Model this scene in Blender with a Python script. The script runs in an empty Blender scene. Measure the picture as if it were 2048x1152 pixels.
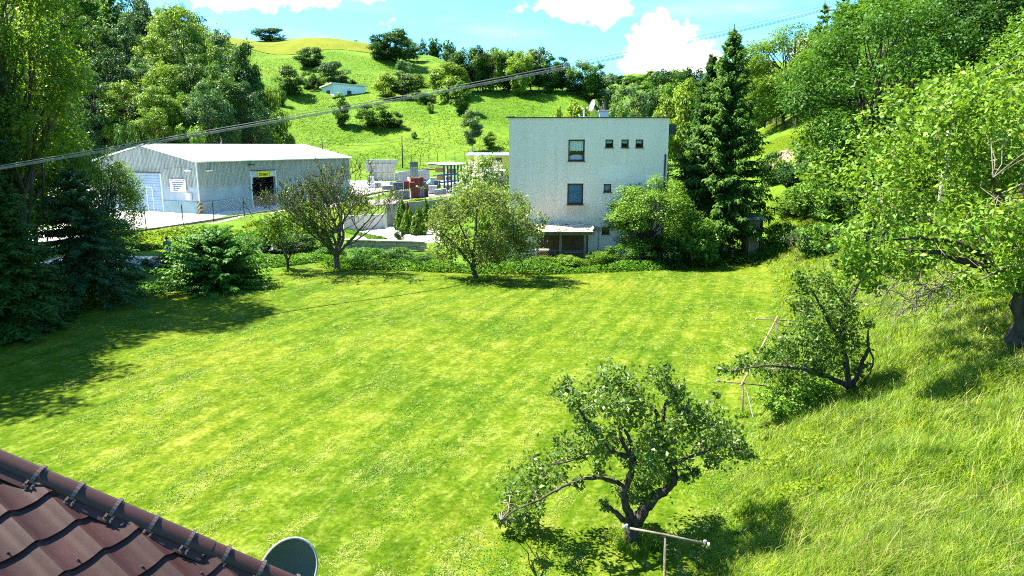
import bpy, bmesh, math, random
import numpy as np
from mathutils import Vector, Matrix
sc = bpy.context.scene
COL = sc.collection
rng = np.random.default_rng(11)
random.seed(5)
R = math.radians

# ------------------------------------------------------------ camera, sky, sun, exposure
FPX, CAMZ, PITCH = 1365.0, 7.2, R(11.8)
cp, sp = math.cos(PITCH), math.sin(PITCH)
cam_d = bpy.data.cameras.new('camera'); cam_d.sensor_width = 36.0
cam_d.lens = 36.0 * FPX / 2048.0; cam_d.clip_start = 0.05; cam_d.clip_end = 6000.0
cam = bpy.data.objects.new('camera', cam_d); COL.objects.link(cam)
cam.location = (0, 0, CAMZ); cam.rotation_euler = (R(90) - PITCH, 0, 0)
sc.camera = cam
sc.view_settings.view_transform = 'Standard'; sc.view_settings.look = 'None'
sc.view_settings.gamma = 1.0; sc.view_settings.use_curve_mapping = False
sc.view_settings.exposure = 2.35
sc.cycles.use_denoising = False; sc.cycles.use_adaptive_sampling = False; sc.cycles.filter_width = 1.05
sc.cycles.max_bounces = 8; sc.cycles.transmission_bounces = 6; sc.cycles.transparent_max_bounces = 12
sc.cycles.diffuse_bounces = 4; sc.cycles.sample_clamp_indirect = 6.0

SUN_EL = R(56.0)
SUN_AZ = math.atan2(-0.94, 0.33)                 # compass angle from +Y towards +X of the way to the sun
sun_d = bpy.data.lights.new('sun', 'SUN'); sun_d.energy = 4.8; sun_d.angle = R(0.53); sun_d.color = (1.0, 0.94, 0.76)
sun = bpy.data.objects.new('sun', sun_d); COL.objects.link(sun)
to_sun = Vector((math.sin(SUN_AZ) * math.cos(SUN_EL), math.cos(SUN_AZ) * math.cos(SUN_EL), math.sin(SUN_EL)))
sun.rotation_euler = to_sun.to_track_quat('Z', 'Y').to_euler(); sun.location = (-60, 30, 80)

world = bpy.data.worlds.new('World'); sc.world = world; world.use_nodes = True
def build_sky():
    nt = world.node_tree; N = nt.nodes; L = nt.links; N.clear()
    out = N.new('ShaderNodeOutputWorld'); bg = N.new('ShaderNodeBackground'); bg.inputs['Strength'].default_value = 0.085
    sky = N.new('ShaderNodeTexSky'); sky.sky_type = 'NISHITA'; sky.sun_disc = False
    sky.sun_elevation = SUN_EL; sky.sun_rotation = SUN_AZ; sky.altitude = 400; sky.air_density = 1.0; sky.dust_density = 0.25; sky.ozone_density = 1.6
    tint = N.new('ShaderNodeMix'); tint.data_type = 'RGBA'; tint.blend_type = 'MULTIPLY'; tint.inputs[0].default_value = 1.0
    L.new(sky.outputs[0], tint.inputs[6]); tint.inputs[7].default_value = (0.36, 0.78, 0.96, 1)
    tc = N.new('ShaderNodeTexCoord'); sx = N.new('ShaderNodeSeparateXYZ'); L.new(tc.outputs['Generated'], sx.inputs[0])
    def m(op, a, b=None):
        n = N.new('ShaderNodeMath'); n.operation = op
        for i, v in enumerate((a, b)):
            if v is None: continue
            if isinstance(v, (int, float)): n.inputs[i].default_value = v
            else: L.new(v, n.inputs[i])
        return n.outputs[0]
    az = m('ARCTAN2', sx.outputs[0], sx.outputs[1]); el = m('ARCSINE', sx.outputs[2])
    q = N.new('ShaderNodeCombineXYZ'); L.new(az, q.inputs[0]); L.new(el, q.inputs[1])
    no = N.new('ShaderNodeTexNoise'); no.inputs['Scale'].default_value = 26; no.inputs['Detail'].default_value = 7; no.inputs['Roughness'].default_value = 0.62
    L.new(tc.outputs['Generated'], no.inputs['Vector'])
    mask = None
    # cumulus heads: azimuth, elevation, half widths (degrees)
    for a, e, wa, we in ((11.6, 7.6, 2.6, 2.2), (10.5, 6.6, 2.2, 1.6), (13.4, 6.7, 2.6, 1.3), (11.3, 9.2, 1.2, 1.2), (15.2, 6.4, 1.8, .9),
                         (6.2, 10.9, 3.4, 1.5), (4.6, 10.3, 1.6, .9), (7.6, 10.3, 2.2, 1.0),
                         (-16.5, 11.4, 5.5, 1.3), (-20.0, 11.0, 4.0, 1.3), (-12.0, 11.6, 3.0, 1.0), (24.0, 7.0, 3.0, 1.0), (-34, 14, 9, 3), (30, 18, 9, 4), (-4, 24, 10, 3)):
        s = N.new('ShaderNodeVectorMath'); s.operation = 'SUBTRACT'; L.new(q.outputs[0], s.inputs[0]); s.inputs[1].default_value = (R(a), R(e), 0)
        k = N.new('ShaderNodeVectorMath'); k.operation = 'MULTIPLY'; L.new(s.outputs[0], k.inputs[0]); k.inputs[1].default_value = (1 / R(wa), 1 / R(we), 0)
        ln = N.new('ShaderNodeVectorMath'); ln.operation = 'LENGTH'; L.new(k.outputs[0], ln.inputs[0])
        v = m('SUBTRACT', 1.0, ln.outputs['Value'])
        mask = v if mask is None else m('MAXIMUM', mask, v)
    mask = m('MAXIMUM', mask, -0.46)                  # broken cumulus added over the rest of the sky for neutral fill light
    mask = m('ADD', mask, m('MULTIPLY', m('SUBTRACT', no.outputs['Fac'], 0.5), 2.6))
    mr = N.new('ShaderNodeMapRange'); mr.interpolation_type = 'SMOOTHSTEP'; L.new(mask, mr.inputs[0]); mr.inputs[1].default_value = -0.12; mr.inputs[2].default_value = 0.5
    # thin high cloud over the whole sky, stretched sideways
    mp = N.new('ShaderNodeMapping'); L.new(q.outputs[0], mp.inputs[0]); mp.inputs['Scale'].default_value = (2.2, 11.0, 1); mp.inputs['Rotation'].default_value = (0, 0, R(-8))
    n2 = N.new('ShaderNodeTexNoise'); n2.inputs['Scale'].default_value = 1.7; n2.inputs['Detail'].default_value = 6; n2.inputs['Roughness'].default_value = 0.55
    L.new(mp.outputs[0], n2.inputs['Vector'])
    m2 = N.new('ShaderNodeMapRange'); m2.interpolation_type = 'SMOOTHSTEP'; L.new(n2.outputs['Fac'], m2.inputs[0]); m2.inputs[1].default_value = 0.46; m2.inputs[2].default_value = 0.72; m2.inputs[4].default_value = 0.16
    veil = N.new('ShaderNodeMix'); veil.data_type = 'RGBA'; L.new(m2.outputs[0], veil.inputs[0]); L.new(tint.outputs[2], veil.inputs[6]); veil.inputs[7].default_value = (5.2, 6.0, 6.2, 1)
    cl = N.new('ShaderNodeMix'); cl.data_type = 'RGBA'; L.new(mr.outputs[0], cl.inputs[0]); L.new(veil.outputs[2], cl.inputs[6]); cl.inputs[7].default_value = (10.5, 10.2, 9.9, 1)
    L.new(cl.outputs[2], bg.inputs[0]); L.new(bg.outputs[0], out.inputs[0])
build_sky()

# ------------------------------------------------------------ where things stand
def ray(px, py):
    u = (px - 1024) / FPX; v = (576 - py) / FPX
    return np.array([u, cp + v * sp, v * cp - sp])
def P(px, py, Y):                                   # the point seen at a pixel of the photograph, Y metres ahead
    d = ray(px, py); return np.array([0, 0, CAMZ]) + d * (Y / d[1])
def dep(q): return q[1] * cp - (q[2] - CAMZ) * sp   # depth along the optical axis

HY = np.arange(0, 720, 5.0)
HC = [  # columns of the hills: azimuth column, then (distance, height)
    (-600, [(0, 0), (60, 0), (90, 4), (125, 16), (170, 34), (230, 54), (300, 70), (450, 90), (720, 95)]),
    (0,    [(0, 0), (85, 0), (102, 2), (125, 10), (170, 28), (230, 48), (300, 65), (450, 84), (720, 90)]),
    (250,  [(0, 0), (104, 0), (118, 3), (150, 13), (200, 30), (260, 48), (340, 66), (450, 78), (720, 80)]),
    (440,  [(0, 0), (130, 0), (150, 5), (190, 16), (240, 30), (300, 46), (345, 57.5), (370, 61), (450, 60), (720, 50)]),
    (520,  [(0, 0), (140, 0), (160, 3), (190, 9.5), (230, 22), (290, 41), (343, 56), (372, 60.6), (450, 56), (720, 40)]),
    (620,  [(0, 0), (145, 0), (165, 3), (190, 9), (230, 21.5), (290, 41), (343, 57), (372, 61.5), (450, 56), (720, 40)]),
    (740,  [(0, 0), (148, 0), (170, 2.5), (230, 21.5), (290, 39.5), (340, 54), (368, 58.6), (450, 54), (720, 40)]),
    (850,  [(0, 0), (148, 0), (170, 2.5), (230, 20), (290, 36), (330, 47.6), (350, 50.6), (450, 48), (720, 40)]),
    (950,  [(0, 0), (145, 0), (170, 4), (242, 27.7), (290, 37), (340, 42), (450, 44), (720, 40)]),
    (1130, [(0, 0), (130, 0), (160, 3), (237, 23.7), (290, 31), (340, 34), (450, 36), (720, 40)]),
    (1270, [(0, 0), (120, 0), (150, 2), (250, 14), (350, 29), (450, 49), (510, 58), (560, 61), (720, 56)]),
    (1400, [(0, 0), (110, 0), (150, 3), (250, 15), (350, 30), (450, 48), (520, 53), (720, 60)]),
    (1550, [(0, 0), (60, 0), (120, 8), (200, 22), (300, 38), (450, 58), (720, 70)]),
    (2050, [(0, 0), (60, 0), (120, 14), (200, 34), (300, 55), (450, 80), (720, 95)]),
    (2800, [(0, 0), (60, 0), (120, 14), (200, 34), (300, 55), (450, 80), (720, 95)]),
]
HA = np.array([(c[0] - 1024) / FPX * cp for c in HC])
def _sm(z):
    k = np.array([1, 2, 3, 2, 1.0]) / 9; return np.convolve(np.pad(z, 2, mode='edge'), k, 'valid')
HZ = np.array([_sm(np.interp(HY, [p[0] for p in c[1]], [p[1] for p in c[1]])) for c in HC])
XE_Y = [-20, 0, 10.4, 20, 30, 37, 45, 52, 60, 80, 120, 200, 400]
XE_X = [-8, -1.3, 3.3, 7.6, 11.9, 14.8, 15.2, 14.2, 13, 13, 22, 60, 150]
def XE(y): return np.interp(y, XE_Y, XE_X)
def H(x, y):
    x = np.asarray(x, float); y = np.asarray(y, float)
    a = np.clip(x / np.maximum(y, 15.0), HA[0], HA[-1] - 1e-6)
    i = np.clip(np.searchsorted(HA, a, side='right') - 1, 0, len(HA) - 2)
    t = (a - HA[i]) / (HA[i + 1] - HA[i]); t = t * t * (3 - 2 * t)
    yy = np.clip(y / 5.0, 0, len(HY) - 1.001); j = yy.astype(int); s = yy - j
    h = (1 - t) * ((1 - s) * HZ[i, j] + s * HZ[i, j + 1]) + t * ((1 - s) * HZ[i + 1, j] + s * HZ[i + 1, j + 1])
    d = x - XE(y)
    sl = np.interp(y, [0, 12, 40, 60, 120, 300], [.44, .44, .46, .60, .5, .3])
    b = sl * (np.sqrt(d * d + .8) + d) / 2
    b = 45 * np.tanh(b / 45)
    z = (h + b + np.sqrt((h - b) ** 2 + .05)) / 2 - math.sqrt(.05) / 2
    far = np.clip((y - 60) / 120, 0, 1)
    z = z + .06 * np.sin(x * .55 + 1.3) * np.sin(y * .42) + far * np.clip(h / 10, 0, 1) * (.9 * np.sin(x * .11 + y * .05) + .6 * np.sin(x * .05 - y * .13))
    bank = np.clip((d - .5) / 2.0, 0, 1)
    z = z + bank * (.12 * np.sin(x * 1.3 + y * .8) * np.sin(y * 1.1 - x * .4) + .08 * np.sin(x * 2.7 + 1) * np.sin(y * 2.3))
    return z
def gz(x, y): return float(H(x, y))
def hit(px, py):                                    # the ground point seen at a pixel
    d = ray(px, py); t = np.concatenate([np.arange(3, 60, .1), np.arange(60, 700, .5)]) / d[1]
    q = np.array([0, 0, CAMZ]) + d[None] * t[:, None]
    below = np.nonzero(q[:, 2] < H(q[:, 0], q[:, 1]))[0]
    k = below[0] if len(below) else len(t) - 1
    return np.array([q[k, 0], q[k, 1], gz(q[k, 0], q[k, 1])])
def gp(px, Y):                                      # the ground point in a column of the picture, Y metres ahead
    x = (px - 1024) / FPX * Y * cp
    for _ in range(6):
        z = gz(x, Y); x = (px - 1024) / FPX * (Y * cp - (z - CAMZ) * sp)
    return np.array([x, Y, gz(x, Y)])

# ------------------------------------------------------------ objects, parts, meshes
WL = {}
def tag(o, label=None, cat=None, group=None, kind=None):
    for k, v in (('label', label), ('category', cat), ('group', group), ('kind', kind)):
        if v: o[k] = v
    return o
def thing(name, label, cat, loc, group=None, rz=0.0):
    o = bpy.data.objects.new(name, None); COL.objects.link(o); o.empty_display_size = .2
    o.location = tuple(loc); o.rotation_euler = (0, 0, rz); WL[o] = np.array(loc, float)
    return tag(o, label, cat, group)
def wl(o):
    return np.zeros(3) if o is None else WL.get(o, np.zeros(3))
def mesh_np(name, V, Fs, mats, smooth=False, mi=None):
    me = bpy.data.meshes.new(name); V = np.asarray(V, np.float32)
    me.vertices.add(len(V)); me.vertices.foreach_set('co', V.ravel())
    Fs = [np.asarray(f, np.int32) for f in Fs if len(f)]
    loops = np.concatenate([f.ravel() for f in Fs]); n = sum(len(f) for f in Fs)
    tot = np.concatenate([np.full(len(f), f.shape[1], np.int32) for f in Fs])
    st = np.concatenate([[0], np.cumsum(tot)[:-1]]).astype(np.int32)
    me.loops.add(len(loops)); me.loops.foreach_set('vertex_index', loops)
    me.polygons.add(n); me.polygons.foreach_set('loop_start', st); me.polygons.foreach_set('loop_total', tot)
    if smooth: me.polygons.foreach_set('use_smooth', np.ones(n, bool))
    for m in (mats if isinstance(mats, (list, tuple)) else [mats]): me.materials.append(m)
    if mi is not None: me.polygons.foreach_set('material_index', np.asarray(mi, np.int32))
    me.update(calc_edges=True); me.validate()
    return me
def link(name, me, parent=None, loc=None):
    o = bpy.data.objects.new(name, me); COL.objects.link(o)
    if parent is not None: o.parent = parent
    if loc is not None: o.location = tuple(loc)
    WL[o] = wl(parent) + (np.array(loc, float) if loc is not None else 0)
    return o
class MB:
    def __init__(s): s.v = []; s.f = []; s.n = 0
    def add(s, V, F):
        V = np.asarray(V, float); s.v.append(V)
        for q in F: s.f.append([int(i) + s.n for i in q])
        s.n += len(V); return s
    def box(s, lo, hi, M=None, o=None):
        x0, y0, z0 = lo; x1, y1, z1 = hi
        V = np.array([(x0, y0, z0), (x1, y0, z0), (x1, y1, z0), (x0, y1, z0), (x0, y0, z1), (x1, y0, z1), (x1, y1, z1), (x0, y1, z1)], float)
        if M is not None: V = V @ np.array(M).T
        if o is not None: V = V + np.array(o)
        return s.add(V, [(3, 2, 1, 0), (4, 5, 6, 7), (0, 1, 5, 4), (1, 2, 6, 5), (2, 3, 7, 6), (3, 0, 4, 7)])
    def tube(s, pts, r, n=8, cap=True):
        V, F = tube_np(pts, r, n); s.add(V, F)
        if cap:
            b = s.n - len(V)
            s.f.append([b + i for i in range(n)][::-1]); s.f.append([b + len(V) - n + i for i in range(n)])
        return s
    def quad(s, a, b, c, d): return s.add([a, b, c, d], [(0, 1, 2, 3)])
    def prism(s, poly, ext):                         # a planar polygon pushed along a vector
        p = np.array(poly, float); n = len(p); e = np.array(ext, float)
        F = [list(range(n))[::-1], list(range(n, 2 * n))] + [(i, (i + 1) % n, n + (i + 1) % n, n + i) for i in range(n)]
        return s.add(np.vstack([p, p + e]), F)
    def build(s, name, mat, parent=None, smooth=False, bevel=0.0, M=None):
        V = np.vstack(s.v)
        if M is not None: V = V @ np.array(M[0]).T + np.array(M[1])
        V = V - wl(parent)
        me = bpy.data.meshes.new(name); me.from_pydata([tuple(v) for v in V], [], s.f)
        for m in (mat if isinstance(mat, (list, tuple)) else [mat]): me.materials.append(m)
        bm = bmesh.new(); bm.from_mesh(me); bmesh.ops.recalc_face_normals(bm, faces=bm.faces)
        if bevel: bmesh.ops.bevel(bm, geom=list(bm.edges), offset=bevel, segments=1, affect='EDGES')
        bm.to_mesh(me); bm.free()
        if smooth:
            for q in me.polygons: q.use_smooth = True
        me.update(); return link(name, me, parent)
def tube_np(pts, r, n=6):
    p = np.asarray(pts, float); k = len(p); r = np.broadcast_to(np.asarray(r, float), (k,))
    t = np.gradient(p, axis=0); t /= np.linalg.norm(t, axis=1)[:, None] + 1e-9
    ref = np.array([0, 0, 1.0]) if abs(t[0, 2]) < .8 else np.array([1.0, 0, 0])
    a = np.cross(t, ref); a /= np.linalg.norm(a, axis=1)[:, None] + 1e-9; b = np.cross(t, a)
    th = np.arange(n) * 2 * np.pi / n
    V = (p[:, None] + r[:, None, None] * (np.cos(th)[None, :, None] * a[:, None] + np.sin(th)[None, :, None] * b[:, None])).reshape(-1, 3)
    F = [(i * n + j, i * n + (j + 1) % n, (i + 1) * n + (j + 1) % n, (i + 1) * n + j) for i in range(k - 1) for j in range(n)]
    return V, F
def tubes_mesh(name, tubes, mat, n=6, off=None):
    Vs, Fs, b = [], [], 0
    for pts, r in tubes:
        V, F = tube_np(pts, r, n); Vs.append(V); Fs.append(np.array(F, np.int32) + b); b += len(V)
    V = np.vstack(Vs)
    if off is not None: V = V - off
    return mesh_np(name, V, [np.vstack(Fs)], mat, smooth=True)

# ------------------------------------------------------------ materials
def nodes(name):
    m = bpy.data.materials.new(name); m.use_nodes = True; nt = m.node_tree
    return m, nt, nt.nodes, nt.links, nt.nodes['Principled BSDF']
def c4(c): return (*c, 1.0)
def noise_node(N, L, vec, scale, detail=4, rough=.55):
    n = N.new('ShaderNodeTexNoise'); n.inputs['Scale'].default_value = scale; n.inputs['Detail'].default_value = detail; n.inputs['Roughness'].default_value = rough
    if vec is not None: L.new(vec, n.inputs['Vector'])
    return n.outputs['Fac']
def ramp(N, L, fac, stops):
    r = N.new('ShaderNodeValToRGB'); e = r.color_ramp.elements
    while len(e) < len(stops): e.new(.5)
    for q, (p, c) in zip(e, stops): q.position = p; q.color = c4(c)
    L.new(fac, r.inputs[0]); return r.outputs[0]
def mixc(N, L, fac, a, b, mode='MIX'):
    x = N.new('ShaderNodeMix'); x.data_type = 'RGBA'; x.blend_type = mode
    for s, v in ((0, fac), (6, a), (7, b)):
        if hasattr(v, 'links'): L.new(v, x.inputs[s])
        else: x.inputs[s].default_value = v if s == 0 else c4(v)
    return x.outputs[2]
def mat(name, c1, c2=None, scale=3.0, rough=.7, spec=.3, metal=0.0, bump=0.0, bscale=None, detail=5, stretch=None, lo=.35, hi=.65, vary=0.0):
    m, nt, N, L, b = nodes(name)
    b.inputs['Roughness'].default_value = rough; b.inputs['Specular IOR Level'].default_value = spec; b.inputs['Metallic'].default_value = metal
    b.inputs['Base Color'].default_value = c4(c1)
    tc = N.new('ShaderNodeTexCoord'); vec = tc.outputs['Object']
    if stretch:
        mp = N.new('ShaderNodeMapping'); L.new(vec, mp.inputs[0]); mp.inputs['Scale'].default_value = stretch; vec = mp.outputs[0]
    if c2 is not None:
        col = ramp(N, L, noise_node(N, L, vec, scale, detail), [(lo, c1), (hi, c2)])
        if vary:                                     # each piece a little lighter or darker, with dull blotches
            oi = N.new('ShaderNodeObjectInfo'); mr = N.new('ShaderNodeMapRange'); L.new(oi.outputs['Random'], mr.inputs[0]); mr.inputs[3].default_value = 1 - vary; mr.inputs[4].default_value = 1 + vary
            hs = N.new('ShaderNodeHueSaturation'); L.new(col, hs.inputs['Color']); L.new(mr.outputs[0], hs.inputs['Value']); g = N.new('ShaderNodeNewGeometry')
            col = mixc(N, L, 1.0, hs.outputs[0], ramp(N, L, noise_node(N, L, g.outputs['Position'], 3.2, 6, .7), [(.35, (.78, .78, .80)), (.65, (1.15, 1.12, 1.08))]), 'MULTIPLY')
        L.new(col, b.inputs['Base Color'])
    if bump:
        bn = N.new('ShaderNodeBump'); bn.inputs['Strength'].default_value = bump; bn.inputs['Distance'].default_value = .02
        L.new(noise_node(N, L, vec, bscale or scale * 4, 6, .65), bn.inputs['Height']); L.new(bn.outputs[0], b.inputs['Normal'])
    return m
LEAF = .70                                           # common scale of the foliage reflectances below
def leafmat(name, c1, c2, trans=.30, rough=.5, spec=.22, tc=None, vary=.35, patch=0.0, pscale=.9):
    c1, c2 = [tuple(LEAF * v for v in c) for c in (c1, c2)]
    m, nt, N, L, b = nodes(name)
    g = N.new('ShaderNodeNewGeometry'); oi = N.new('ShaderNodeObjectInfo')
    col = ramp(N, L, g.outputs['Random Per Island'], [(0, c1), (1, c2)])
    if patch: col = mixc(N, L, patch, col, ramp(N, L, noise_node(N, L, g.outputs['Position'], pscale, 6, .7), [(.34, (.36, .52, .4)), (.5, (1, 1, 1)), (.66, (1.6, 1.35, 2.0))]), 'MULTIPLY')
    hs = N.new('ShaderNodeHueSaturation'); L.new(col, hs.inputs['Color'])
    mr = N.new('ShaderNodeMapRange'); L.new(oi.outputs['Random'], mr.inputs[0]); mr.inputs[3].default_value = 1 - vary; mr.inputs[4].default_value = 1 + vary; L.new(mr.outputs[0], hs.inputs['Value'])
    mh = N.new('ShaderNodeMapRange'); L.new(oi.outputs['Random'], mh.inputs[0]); mh.inputs[3].default_value = .515; mh.inputs[4].default_value = .485; L.new(mh.outputs[0], hs.inputs['Hue'])
    L.new(hs.outputs[0], b.inputs['Base Color']); b.inputs['Roughness'].default_value = rough; b.inputs['Specular IOR Level'].default_value = spec
    tr = N.new('ShaderNodeBsdfTranslucent')
    L.new(mixc(N, L, 1.0, hs.outputs[0], tc or (1.75, 1.55, .7), 'MULTIPLY'), tr.inputs['Color'])
    mx = N.new('ShaderNodeMixShader'); mx.inputs[0].default_value = trans
    L.new(b.outputs[0], mx.inputs[1]); L.new(tr.outputs[0], mx.inputs[2]); L.new(mx.outputs[0], N['Material Output'].inputs[0])
    return m
ML = dict(
    light=leafmat('leaf_light_green', (.10, .22, .014), (.18, .33, .030), trans=.28),
    mid=leafmat('leaf_mid_green', (.062, .175, .014), (.14, .30, .028), trans=.28),
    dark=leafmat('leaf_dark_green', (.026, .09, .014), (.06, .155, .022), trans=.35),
    blue=leafmat('leaf_bluish_green', (.045, .135, .040), (.09, .21, .068), trans=.36),
    grey=leafmat('leaf_greyish_green', (.08, .165, .06), (.15, .26, .10), trans=.35),
    yellow=leafmat('leaf_yellow_green', (.115, .22, .012), (.21, .34, .028), trans=.28),
    apple=leafmat('leaf_apple', (.105, .22, .024), (.30, .43, .09), trans=.42, rough=.45, spec=.4),
    plum=leafmat('leaf_plum', (.06, .15, .016), (.16, .29, .045), trans=.42, rough=.45, spec=.4),
    big=leafmat('leaf_fresh', (.12, .26, .014), (.27, .43, .05), trans=.30, rough=.55, spec=.2),
    spruce=leafmat('spruce_needles', (.034, .125, .016), (.11, .245, .034), trans=.34, rough=.6),
    bluespruce=leafmat('blue_spruce_needles', (.038, .13, .042), (.10, .22, .085), trans=.32, rough=.6),
    yew=leafmat('young_spruce_needles', (.07, .24, .02), (.18, .40, .05), trans=.3, rough=.55),
    thuja=leafmat('thuja_foliage', (.06, .16, .005), (.14, .27, .010), trans=.25, rough=.6),
    backlit=leafmat('leaf_backlit_birch', (.09, .21, .016), (.19, .34, .04), trans=.45, spec=.2),
    cherry=leafmat('leaf_cherry', (.06, .175, .012), (.15, .31, .028), trans=.28, rough=.5, spec=.18),
    olive=leafmat('leaf_olive_green', (.10, .185, .03), (.22, .31, .08), trans=.4),
    clipping=leafmat('dry_clippings', (.34, .36, .12), (.52, .52, .24), trans=.2, spec=.1, tc=(1.1, 1.05, .8), vary=0),
    red=leafmat('red_leaves', (.06, .015, .015), (.12, .03, .03), trans=.2),
    flower=leafmat('white_blossom', (.62, .62, .48), (.78, .78, .66), trans=.3, tc=(1, 1, .9)),
    straw=leafmat('straw_blades', (.30, .32, .09), (.46, .45, .17), trans=.4, tc=(1.1, 1.05, .7), vary=0),
    grass=leafmat('tall_grass_blades', (.11, .245, .012), (.31, .47, .042), trans=.5, rough=.5, spec=.3, vary=0, patch=1.0, pscale=2.2),
    turf_dry=leafmat('dry_turf_blades', (.27, .30, .05), (.40, .42, .11), trans=.3, spec=.05, tc=(1.2, 1.15, .6), vary=0),
    turf=leafmat('turf_blades', (.055, .135, .008), (.185, .28, .028), trans=.35, rough=.7, spec=.05, tc=(1.4, 1.4, .6), vary=0, patch=1.0, pscale=6),
    weed=leafmat('weed_leaves', (.06, .18, .012), (.14, .30, .024), trans=.4, vary=0),
    weed_yellow=leafmat('yellow_green_weeds', (.13, .25, .010), (.25, .38, .02), trans=.4, vary=0),
)
BARK = mat('bark', (.035, .028, .021), (.085, .072, .06), 9, .9, .1, bump=.6, stretch=(1, 1, .35))
BARK_G = mat('grey_bark', (.06, .055, .037), (.125, .118, .082), 9, .9, .1, bump=.5, stretch=(1, 1, .3))
BIRCH = mat('birch_bark', (.50, .48, .44), (.16, .14, .12), 6, .8, .2, stretch=(1, 1, 2.5), lo=.5, hi=.7)
TWIG = mat('twig_bark', (.10, .085, .065), (.19, .17, .14), 14, .9, .1)
# ------------------------------------------------------------ plants
def unit(v): return v / (np.linalg.norm(v, axis=-1, keepdims=True) + 1e-9)
def leaf_quads(C, Nn, size, asp, r, droop=0.0, along=None):
    n = len(C); t = r.normal(size=(n, 3)) if along is None else along + .35 * r.normal(size=(n, 3))
    t[:, 2] -= droop
    t = unit(t - (t * Nn).sum(1, keepdims=True) * Nn); b = np.cross(Nn, t)
    s = (size * r.uniform(.5, 1.5, n))[:, None] if np.isscalar(size) else size[:, None]
    V = np.stack([C - t * s * .5, C + b * s * asp * .5 + Nn * s * .10 + t * s * .06, C + t * s * .5 - Nn * s * .06, C - b * s * asp * .5 + Nn * s * .10 + t * s * .06], 1).reshape(-1, 3)
    return V, np.arange(4 * n, dtype=np.int32).reshape(-1, 4)
def clump_points(cs, rs, n, r, shell=.55, up=.5, rnd=.6, flat=1.0):
    cs = np.asarray(cs, float); rs = np.asarray(rs, float)
    w = rs ** 2; k = r.choice(len(cs), n, p=w / w.sum())
    d = unit(r.normal(size=(n, 3))); rad = shell + (1.12 - shell) * r.random(n) ** .8
    # ragged outline: push out along a few random directions
    rad *= 1 + .16 * np.sin(d[:, 0] * 9 + k) + .14 * np.sin(d[:, 1] * 11 + 2 * k) + .12 * np.sin(d[:, 2] * 8 + 3 * k)
    off = d * (rad * rs[k])[:, None]; off[:, 2] *= flat
    Cn = cs[k] + off
    Nn = unit(d * .55 + np.array([0, 0, up]) + rnd * r.normal(size=(n, 3)))
    return Cn, Nn
def bend(a, b, k, amp, r, sag=0.0):
    t = np.linspace(0, 1, k)[:, None]; p = a + (b - a) * t; L = np.linalg.norm(b - a)
    w = r.normal(size=(k, 3)) * amp * L; w[0] = 0; w[-1] = 0
    p = p + w; p[:, 2] += -sag * L * (t[:, 0] * (1 - t[:, 0])) * 4
    return p
def deciduous(key, seed, nleaf, leaf, lobes=34, rx=.33, zlo=.22, top=1.0, m='mid', bark=BARK, trunk_r=.016, shape='round', shell=.62, lobe=(.085, .15), sides=6, asp=.6, rnd=.42, open_=0.0, flat=.62):
    r = np.random.default_rng(seed); cs, rs = [], []
    zc = (zlo + top) / 2; hz = (top - zlo) / 2
    while len(cs) < lobes:
        d = unit(r.normal(size=3)); q = d * r.uniform(.70, 1.0)
        z = zc + q[2] * hz * .92; f = 1.0
        if shape == 'tall': f = .55 + .45 * math.sin(math.pi * min(1, max(0, (top - z) / (top - zlo)) ** .7))
        if shape == 'cone': f = ((top - z) / (top - zlo)) ** .8 * 1.15
        if shape == 'wide': f = 1.0 if z > zc else .85
        x, y = q[0] * rx * f, q[1] * rx * f
        rr = r.uniform(*lobe) * (.75 if z > top - .2 * (top - zlo) else 1)
        cs.append((x, y, min(z, top - rr * .7))); rs.append(rr)
    cs = np.array(cs); rs = np.array(rs)
    keep = np.ones(len(cs), bool)
    C, Nn = clump_points(cs, rs, nleaf, r, shell=shell, rnd=rnd, up=.85, flat=flat)
    if open_: C += r.normal(size=C.shape) * open_
    V, F = leaf_quads(C, Nn, leaf, asp, r)
    crown = mesh_np(key + '_crown', V, [F], ML[m])
    tb = [(bend(np.zeros(3), np.array([r.normal() * .015, r.normal() * .015, top * .82]), 7, .012, r), np.linspace(trunk_r, trunk_r * .25, 7))]
    tr = tb[0][0]
    for c in cs[r.permutation(len(cs))[:max(8, lobes // 2)]]:
        k = int(np.clip((c[2] - .15) / .82 * 6 * .7, 1, 5)); a = tr[k]
        tb.append((bend(a, c, 5, .05, r, sag=-.06), np.linspace(trunk_r * .45, trunk_r * .1, 5)))
    trunk = tubes_mesh(key + '_trunk', tb, bark, sides)
    return trunk, crown
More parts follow.
